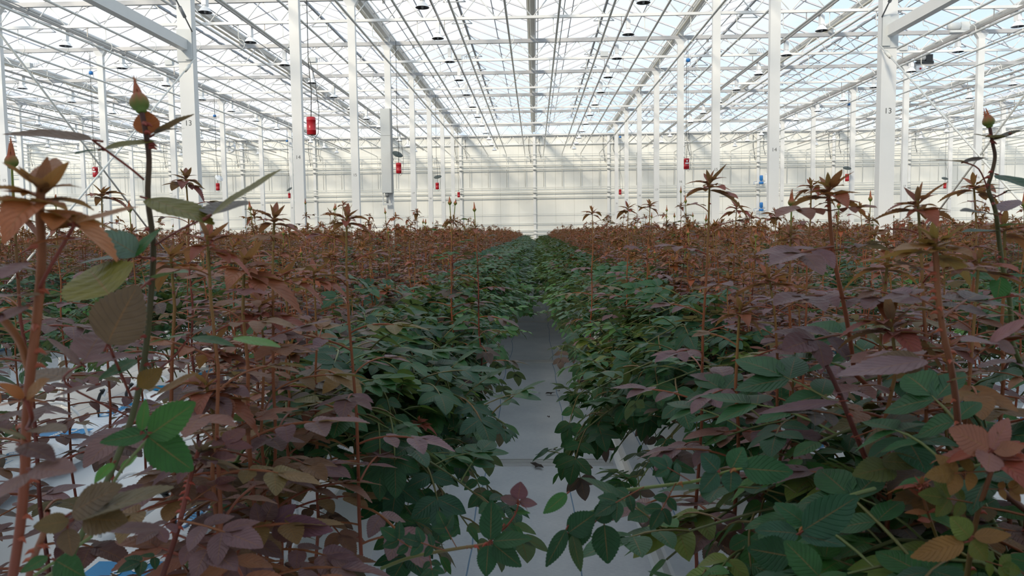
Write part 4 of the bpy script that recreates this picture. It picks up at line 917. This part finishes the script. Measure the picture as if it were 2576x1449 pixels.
# right side
R1 = hero('tall rose stem with green and pink bud, highest at the right edge',
 [(2490, 322, 1.28), (2497, 360, 1.28), (2503, 395, 1.28), (2494, 440, 1.28), (2486, 475, 1.28), (2504, 530, 1.28), (2514, 610, 1.29), (2526, 690, 1.30), (2540, 760, 1.31), (2546, 860, 1.33)], (.0046, .0026), (S_BG, S_DK), [
 ('l', (2500, 348, 1.28), (2474, 338, 1.2), mixc(PURPLE, GREEN, .4), .2, .6), ('l', (2498, 352, 1.26), (2572, 322, 1.22), mixc(GREEN, PURPLE, .5), .35, .5), ('l', (2545, 335, 1.24), (2610, 322, 1.2), mixc(GREEN, PURPLE, .5), .2, .5),
 ('l', (2424, 408, 1.25), (2334, 396, 1.2), PURPLE, .1, .28), ('l', (2425, 408, 1.25), (2482, 392, 1.25), mixc(GREEN, PURPLE, .6), .3, .45), ('l', (2512, 440, 1.27), (2590, 468, 1.15), mixc(GREEN, MIDG, .2), .3, .5), ('l', (2532, 482, 1.25), (2592, 470, 1.2), GREEN, .2, .6),
 ('l', (2480, 478, 1.26), (2528, 470, 1.22), mixc(GREEN, PURPLE, .3), .25, .5), ('l', (2500, 540, 1.26), (2418, 525, 1.2), mixc(PURPLE, BLUEG, .5), .2, .5), ('l', (2520, 532, 1.3), (2560, 498, 1.4), PURPLE, .1, .3),
 ('l', (2518, 697, 1.27), (2508, 756, 1.22), MIDG, .85, .95), ('l', (2512, 695, 1.27), (2446, 694, 1.25), MIDG, .35, .6), ('l', (2524, 695, 1.27), (2590, 690, 1.25), mixc(MIDG, GREEN, .4), .3, .4), ('l', (2512, 580, 1.28), (2420, 582, 1.2), mixc(MIDG, GREEN, .6), .1, .3), ('l', (2515, 570, 1.28), (2590, 560, 1.2), MIDG, .1, .35)],
 ('bud', .022, 1.25), 14, seed=8)
petiole(R1, [(2486, 478, 1.28), (2462, 425, 1.26), (2424, 408, 1.25)]); petiole(R1, [(2490, 500, 1.28), (2512, 492, 1.27), (2532, 482, 1.25)])
R2 = hero('thick orange rose stem with bronze tip, right foreground',
 [(2352, 600, .90), (2356, 680, .90), (2362, 760, .90), (2374, 840, .91), (2392, 920, .92), (2404, 1000, .93), (2412, 1080, .95), (2430, 1160, .98)], (.0046, .0032), (S_DK, S_OR), [
 ('l', (2330, 905, .88), (2105, 945, .82), mixc(MAUVE, PURPLE, .4), .2, .34), ('l', (2325, 920, .88), (2200, 895, .92), mixc(PURPLE, OLIVE, .45), .6, .6), ('c', (2388, 900, .92), (2180, 880, 1.0), mixc(MAUVE, PURPLE, .5), .15),
 ('l', (2395, 958, .92), (2500, 930, .84), mixc(MAUVE, OLIVE, .4), .25, .4), ('l', (2490, 860, .88), (2590, 800, .82), mixc(MAUVE, (.25, .1, .1), .4), .4, .5), ('l', (2500, 862, .88), (2420, 850, .82), MAUVE, .2, .4), ('l', (2510, 858, .88), (2555, 890, .84), MAUVE, .7, .7),
 ('c', (2366, 780, .90), (2240, 700, 1.0), mixc(PURPLE, MAUVE, .5), .15), ('c', (2370, 800, .9), (2470, 720, 1.0), mixc(PURPLE, BLUEG, .3), .1), ('c', (2358, 690, .9), (2240, 645, .9), mixc(MAUVE, BRONZE, .3), .1), ('c', (2360, 690, .9), (2500, 655, .85), mixc(MAUVE, BRONZE, .4), .1),
 ('l', (2350, 620, .9), (2250, 610, .84), mixc(BRONZE, OLIVE, .5), .2, .3), ('l', (2355, 610, .9), (2455, 585, .85), mixc(BRONZE, OLIVE, .4), .15, .25), ('l', (2350, 600, .9), (2290, 555, .86), mixc(BRONZE, OLIVE, .6), .3, .3)],
 ('ros', .055, mixc(BRONZE, OLIVE, .4), S_GR), 12, seed=9)
R3 = hero('red rose stem with large bronze upper leaves, right of centre foreground',
 [(2084, 470, 1.35), (2086, 520, 1.35), (2092, 600, 1.36), (2104, 680, 1.37), (2122, 760, 1.38), (2138, 850, 1.39), (2150, 940, 1.42)], (.0048, .003), (S_RED, S_OR), [
 ('l', (2090, 470, 1.35), (2118, 425, 1.3), RUST, .2, .4), ('l', (2082, 470, 1.35), (2040, 448, 1.3), mixc(BRONZE, OLIVE, .3), .2, .4), ('c', (2088, 530, 1.35), (1960, 505, 1.25), mixc(BRONZE, PURPLE, .5), .2), ('c', (2090, 530, 1.35), (2200, 505, 1.25), mixc(BRONZE, PURPLE, .5), .2),
 ('c', (2096, 620, 1.36), (1950, 640, 1.2), MAUVE, .15), ('c', (2098, 630, 1.36), (2240, 600, 1.25), mixc(MAUVE, BLUEG, .2), .1), ('c', (2118, 750, 1.38), (1960, 715, 1.25), MAUVE, .15), ('c', (2120, 750, 1.38), (2290, 745, 1.2), mixc(MAUVE, PURPLE, .5), .1), ('c', (2135, 840, 1.39), (1990, 850, 1.2), PURPLE, .3), ('c', (2138, 850, 1.39), (2260, 800, 1.5), OLIVE, .4)],
 ('ros', .065, mixc(RUST, BRONZE, .5), S_GR), 12, seed=10)
R4 = hero('dark red thorny rose stem leaning down beside the white slab, right',
 [(2080, 920, 1.2), (2110, 985, 1.2), (2140, 1060, 1.2), (2168, 1130, 1.21), (2188, 1180, 1.22)], (.0048, .0036), (S_RED, S_DK), [
 ('l', (2110, 1010, 1.18), (1905, 1030, 1.12), PURPLE, .2, .2), ('c', (2130, 1050, 1.2), (1990, 1005, 1.1), mixc(PURPLE, BLUEG, .4), .35), ('c', (2150, 1100, 1.2), (2300, 1040, 1.1), mixc(PURPLE, BLUEG, .5), .4), ('l', (2250, 1175, 1.1), (2150, 1190, 1.0), mixc(OLIVE, BLUEG, .4), .5, .5), ('l', (2215, 1160, 1.1), (2325, 1165, 1.0), mixc(OLIVE, BLUEG, .45), .55, .55), ('l', (2185, 1150, 1.15), (2250, 1060, 1.2), mixc(OLIVE, PURPLE, .5), .5, .5)], None, 10, seed=11)
R5 = hero('bright bronze and olive rose leaves in the lower right corner',
 [(2500, 1120, .82), (2495, 1180, .83), (2460, 1290, .85), (2440, 1400, .88), (2430, 1470, .9)], (.0038, .0022), (S_BG, S_RED), [
 ('l', (2488, 1128, .80), (2392, 1078, .76), mixc(BRONZE, MAUVE, .4), .85, .72), ('l', (2492, 1130, .8), (2545, 1050, .82), mixc(BRONZE, MAUVE, .5), .8, .6), ('l', (2498, 1135, .8), (2580, 1120, .76), mixc(BRONZE, MAUVE, .3), .6, .6), ('l', (2490, 1138, .8), (2486, 1185, .72), mixc(MAUVE, BRONZE, .4), .7, 1.3),
 ('c', (2496, 1185, .83), (2350, 1190, .76), mixc(OLIVE, BRONZE, .45), .7), ('c', (2480, 1230, .83), (2590, 1230, .76), mixc(OLIVE, BRONZE, .6), .6), ('l', (2425, 1365, .80), (2292, 1402, .74), mixc(OLIVE, BRONZE, .5), .75, .42), ('l', (2440, 1352, .8), (2392, 1300, .82), mixc(OLIVE, LITE, .3), .8, .95), ('l', (2442, 1360, .8), (2486, 1412, .76), mixc(OLIVE, LITE, .2), .85, .9), ('l', (2450, 1350, .8), (2545, 1345, .76), mixc(OLIVE, BRONZE, .4), .6, .5),
 ('c', (2470, 1270, .85), (2330, 1240, .8), mixc(MIDG, OLIVE, .6), .6), ('c', (2440, 1400, .86), (2580, 1440, .78), mixc(LITE, OLIVE, .6), .7)], ('ros', .05, RUST, BRONZE), 6, seed=12)
R6 = hero('large dark green five-leaflet rose leaf cluster, right of the aisle foreground',
 [(1868, 1178, 1.0), (1842, 1183, 1.0), (1800, 1195, 1.02), (1740, 1212, 1.08), (1640, 1225, 1.15), (1560, 1235, 1.2)], (.003, .0014), (S_BG, S_GR), [
 ('l', (1868, 1178, 1.0), (1996, 1188, .92), mixc(BLUEG, MIDG, .4), .85, .62), ('l', (1840, 1180, 1.0), (1872, 1124, 1.05), mixc(BLUEG, MIDG, .4), .8, .95), ('l', (1840, 1184, 1.0), (1838, 1240, .95), BLUEG, .85, 1.0), ('l', (1806, 1184, 1.0), (1764, 1140, 1.02), BLUEG, .8, .9), ('l', (1805, 1188, 1.0), (1762, 1240, .96), BLUEG, .8, .75),
 ('c', (1740, 1212, 1.08), (1640, 1150, 1.1), mixc(GREEN, BLUEG, .5), .6), ('c', (1700, 1215, 1.1), (1640, 1330, 1.0), GREEN, .7), ('c', (1620, 1225, 1.15), (1500, 1290, 1.05), GREEN, .6)], None, 4, 'rose_sprig', 'rose sprig', seed=13, ground=False)
R7 = hero('broad bluish green rose leaves low at the right centre',
 [(2010, 1335, .95), (2060, 1300, .95), (2120, 1255, .98), (2200, 1230, 1.02)], (.003, .0016), (S_BG, S_GR), [
 ('l', (2020, 1335, .93), (2160, 1248, .90), BLUEG, .75, .62), ('l', (2008, 1342, .94), (1902, 1330, .88), BLUEG, .5, .45), ('l', (2014, 1345, .94), (2128, 1372, .86), BLUEG, .5, .42), ('l', (2030, 1320, .95), (1950, 1262, .98), mixc(BLUEG, MIDG, .5), .6, .55), ('l', (2040, 1300, .96), (2060, 1262, 1.0), BLUEG, .6, .9),
 ('l', (2060, 1449, .82), (1975, 1360, .86), mixc(MIDG, GREEN, .5), .8, .7), ('l', (1990, 1400, .9), (1880, 1380, .86), GREEN, .8, .8)], None, 3, 'rose_sprig', 'rose sprig', seed=14, ground=False)
R8 = hero('small red-tipped young rose shoot, lower right',
 [(2318, 1215, .95), (2325, 1260, .95), (2345, 1320, .96), (2360, 1360, .98)], (.0025, .0014), (S_GR, S_RED), [
 ('l', (2320, 1250, .95), (2290, 1228, .93), RUST, .5, .3), ('l', (2322, 1250, .95), (2352, 1225, .93), BRONZE, .5, .3), ('l', (2332, 1288, .95), (2278, 1286, .93), BRONZE, .4, .28), ('l', (2334, 1290, .95), (2362, 1278, .93), RUST, .4, .35), ('l', (2340, 1310, .95), (2310, 1306, .93), RUST, .5, .4)], ('ros', .03, RUST, RUST), 0, 'rose_sprig', 'rose sprig', seed=15)
C1 = hero('small purple three-leaflet rose sprig over the aisle, bottom centre',
 [(1305, 1262, 1.15), (1298, 1290, 1.15), (1278, 1320, 1.15), (1262, 1335, 1.16)], (.0018, .001), (S_RED, S_RED), [
 ('l', (1303, 1256, 1.15), (1310, 1212, 1.13), mixc(PURPLE, (.12, .04, .07), .5), .9, 1.05), ('l', (1303, 1262, 1.15), (1258, 1252, 1.13), PURPLE, .7, .6), ('l', (1306, 1262, 1.15), (1352, 1268, 1.12), PURPLE, .7, .55), ('l', (1298, 1288, 1.15), (1334, 1290, 1.13), MIDG, .4, .4)], ('ros', .01, RUST, RUST), 0, 'rose_sprig', 'rose sprig', seed=16, ground=False)
C2 = hero('dark green rose leaves hanging into the aisle, bottom centre left',
 [(1270, 1318, 1.15), (1232, 1362, 1.14), (1215, 1370, 1.14), (1150, 1380, 1.15), (1040, 1400, 1.2), (960, 1430, 1.25)], (.003, .0016), (S_BG, S_RED), [
 ('l', (1234, 1358, 1.13), (1236, 1258, 1.1), GREEN, .9, .62), ('l', (1240, 1362, 1.13), (1338, 1352, 1.08), mixc(GREEN, MIDG, .3), .5, .45), ('l', (1240, 1368, 1.13), (1312, 1426, 1.05), GREEN, .8, .6), ('l', (1228, 1372, 1.13), (1222, 1455, 1.05), GREEN, .8, .7), ('c', (1150, 1380, 1.15), (1100, 1290, 1.15), GREEN, .7), ('c', (1120, 1385, 1.15), (1020, 1350, 1.05), GREEN, .6), ('c', (1060, 1395, 1.2), (960, 1330, 1.15), GREEN, .7), ('c', (1080, 1390, 1.18), (1090, 1460, 1.0), GREEN, .6)], None, 4, 'rose_sprig', 'rose sprig', seed=17, ground=False)
C3 = hero('dark green pointed rose leaves hanging at the right edge of the aisle',
 [(1424, 1335, 1.15), (1440, 1320, 1.15), (1480, 1290, 1.17), (1560, 1270, 1.2)], (.0026, .0014), (S_BG, S_BG), [
 ('l', (1424, 1332, 1.14), (1372, 1430, 1.08), GREEN, .75, .40), ('l', (1426, 1242, 1.15), (1366, 1292, 1.12), MIDG, .6, .5), ('l', (1430, 1340, 1.14), (1500, 1290, 1.12), GREEN, .8, .8), ('l', (1440, 1345, 1.14), (1462, 1440, 1.05), mixc(GREEN, OLIVE, .2), .7, .4), ('l', (1470, 1300, 1.15), (1440, 1390, 1.1), GREEN, .85, .7), ('l', (1500, 1310, 1.15), (1550, 1260, 1.15), GREEN, .8, .8), ('l', (1520, 1320, 1.15), (1530, 1420, 1.05), GREEN, .9, .8)], None, 2, 'rose_sprig', 'rose sprig', seed=18, ground=False)
# individually placed mid-distance shoots: apex pixel, depth, size, style
def mid(label, px, py, d, vi, top=None, hh=None, seed=0, tint=None, size=1.0):
    P = at(px, py, d); Hh = P.z-ZS+.03-(.055 if top == 'bud' else 0); parts = shoot(Hh/size, 900+seed, 2 if d < 2.6 else 1, vi, top or 'rosette', lean=.03, bare=.2)
    t = empty('rose_shoot', (P.x, P.y, ZS-.03), label, 'rose'); tip = parts[0].v[-1]; t.location = (P.x-tip[0]*size, P.y-tip[1]*size, ZS-.03); t.scale = (size, size, size)
    parts[0].build('stem', STEM, t, True, True); parts[1].build('foliage', LEAF, t, True, True); parts[2].build('bud' if top == 'bud' else 'growing_tip', LEAF, t, True, True)
mids = [('large rusty rose rosette standing in front of the column numbered fifteen, right', 1790, 452, 1.75, 'purple', None), ('rose shoot with green bud right of the column numbered fourteen', 1993, 500, 1.9, 'purple', 'bud'),
 ('rusty rose rosette left of the tall bronze-tipped one, right of centre', 2034, 462, 2.3, 'purple', None), ('green-tipped bronze rose shoot in front of the second right column', 2330, 500, 1.25, 'bronze', None),
 ('rose shoot with thin pink tip near the right edge', 2455, 460, 1.8, 'purple', None), ('pale green tipped rose shoot near the right edge', 2440, 650, 1.2, 'bronze', None),
 ('coppery rose tip low at the right centre', 1940, 690, 1.6, 'bronze', None), ('bright rust rose tip at the right centre', 2000, 900, 1.7, 'bronze', None),
 ('bronze rose shoot with upright tip, left of centre', 690, 540, 1.5, 'bronze', None), ('orange rose rosette before the column numbered fifteen, left', 882, 540, 1.6, 'purple', None), ('yellow-green tipped rose shoot, left', 536, 590, 1.15, 'bronze', None),
 ('tall dark rose shoot in front of the big left column', 470, 440, 2.1, 'dark', None), ('rusty rose rosette between the left columns', 252, 482, 2.5, 'purple', None), ('purple rose shoot with dark bud at the left edge', 28, 395, 1.3, 'dark', 'bud'),
 ('rose shoot with tiny bud left of the tall budded stem', 140, 505, 2.6, 'purple', 'bud'), ('rose shoot with small bud behind the tall stem', 326, 520, 2.8, 'purple', 'bud'),
 ('small rose tip at the left centre', 715, 690, 1.7, 'bronze', None), ('rose shoot with yellow tip at the left centre', 800, 680, 1.9, 'bronze', None), ('bronze rose tip above the slabs, left', 540, 860, 1.5, 'bronze', None), ('coppery rose tip in the left middle ground', 660, 760, 1.5, 'purple', None),
 ('tall long-stalked rose with plump bud, left of the aisle', 1132, 505, 3.6, 'green', 'bud'), ('slender rose bud beside the plump budded one', 1145, 506, 3.75, 'dark', 'bud'), ('rose with curled top leaf, left of the aisle', 1194, 522, 3.6, 'dark', 'bud'),
 ('rose shoot with pointed tip, just right of the aisle', 1486, 530, 4.4, 'purple', None), ('small rose tip above the crop, right of the aisle', 1575, 520, 4.0, 'purple', None), ('rose tip with upswept leaf, right of the aisle', 1640, 512, 3.8, 'purple', None)]
for i, (lb, px, py, d, st_, tp_) in enumerate(mids): mid(lb, px, py, d, st_, tp_, seed=i)
big = [('broad-leaved mauve rose shoot at the right centre', 2232, 650, 1.45, 'purple'), ('broad-leaved purple rose shoot beside the green hedge, right', 1870, 770, 1.6, 'purple'), ('broad-leaved dusky rose shoot at the far right edge', 2540, 560, 1.5, 'purple'),
 ('broad purple rose shoot between the two tall right stems', 2230, 800, 1.25, 'purple'), ('broad-leaved rose shoot left of the bright green sprig', 430, 640, 1.4, 'purple'), ('broad-leaved purple rose shoot in the left middle ground', 610, 650, 1.35, 'purple'), ('broad-leaved rusty rose shoot behind the green sprig', 545, 960, 1.25, 'bronze')]
for i, (lb, px, py, d, st_) in enumerate(big): mid(lb, px, py, d, st_, None, seed=60+i, size=1.22)



# ------------------------------------------------------------------ light
w = bpy.data.worlds.new('sky'); sc.world = w; w.use_nodes = True; nt = w.node_tree; L = nt.links.new
bg = nt.nodes['Background']
tc = nt.nodes.new('ShaderNodeTexCoord'); sp = nt.nodes.new('ShaderNodeSeparateXYZ'); L(tc.outputs['Generated'], sp.inputs[0])
mp = nt.nodes.new('ShaderNodeMapping'); mp.inputs['Scale'].default_value = (1, 1, 2.2); L(tc.outputs['Generated'], mp.inputs['Vector'])
n = nt.nodes.new('ShaderNodeTexNoise'); n.inputs['Scale'].default_value = 2.3; n.inputs['Detail'].default_value = 6; n.inputs['Roughness'].default_value = 0.55; L(mp.outputs[0], n.inputs['Vector'])
ad = nt.nodes.new('ShaderNodeMath'); ad.operation = 'MULTIPLY_ADD'; ad.inputs[1].default_value = -0.25; L(sp.outputs['X'], ad.inputs[0]); L(n.outputs['Fac'], ad.inputs[2])
rp = nt.nodes.new('ShaderNodeValToRGB'); L(ad.outputs[0], rp.inputs[0])
rp.color_ramp.elements[0].position = 0.42; rp.color_ramp.elements[0].color = (0.72, 0.88, 1.02, 1)
rp.color_ramp.elements[1].position = 0.62; rp.color_ramp.elements[1].color = (1.1, 1.12, 1.14, 1)
L(rp.outputs[0], bg.inputs['Color']); bg.inputs['Strength'].default_value = 1.14
sl = bpy.data.lights.new('sun', 'SUN'); sl.energy = 4.2; sl.angle = math.radians(9); sl.color = (1.0, 0.86, 0.66)
so = bpy.data.objects.new('sun', sl); COL.objects.link(so); so.rotation_euler = V((0.42, 0.80, -0.42)).to_track_quat('-Z', 'Y').to_euler()

cy = sc.cycles
cy.max_bounces = 7; cy.diffuse_bounces = 4; cy.glossy_bounces = 3; cy.transmission_bounces = 4; cy.transparent_max_bounces = 40
cy.caustics_reflective = False; cy.caustics_refractive = False; cy.use_denoising = True
vs_ = sc.view_settings; sc.display_settings.display_device = 'sRGB'
vs_.view_transform = 'Standard'; vs_.look = 'None'; vs_.gamma = 1; vs_.use_curve_mapping = False; vs_.exposure = 0.0
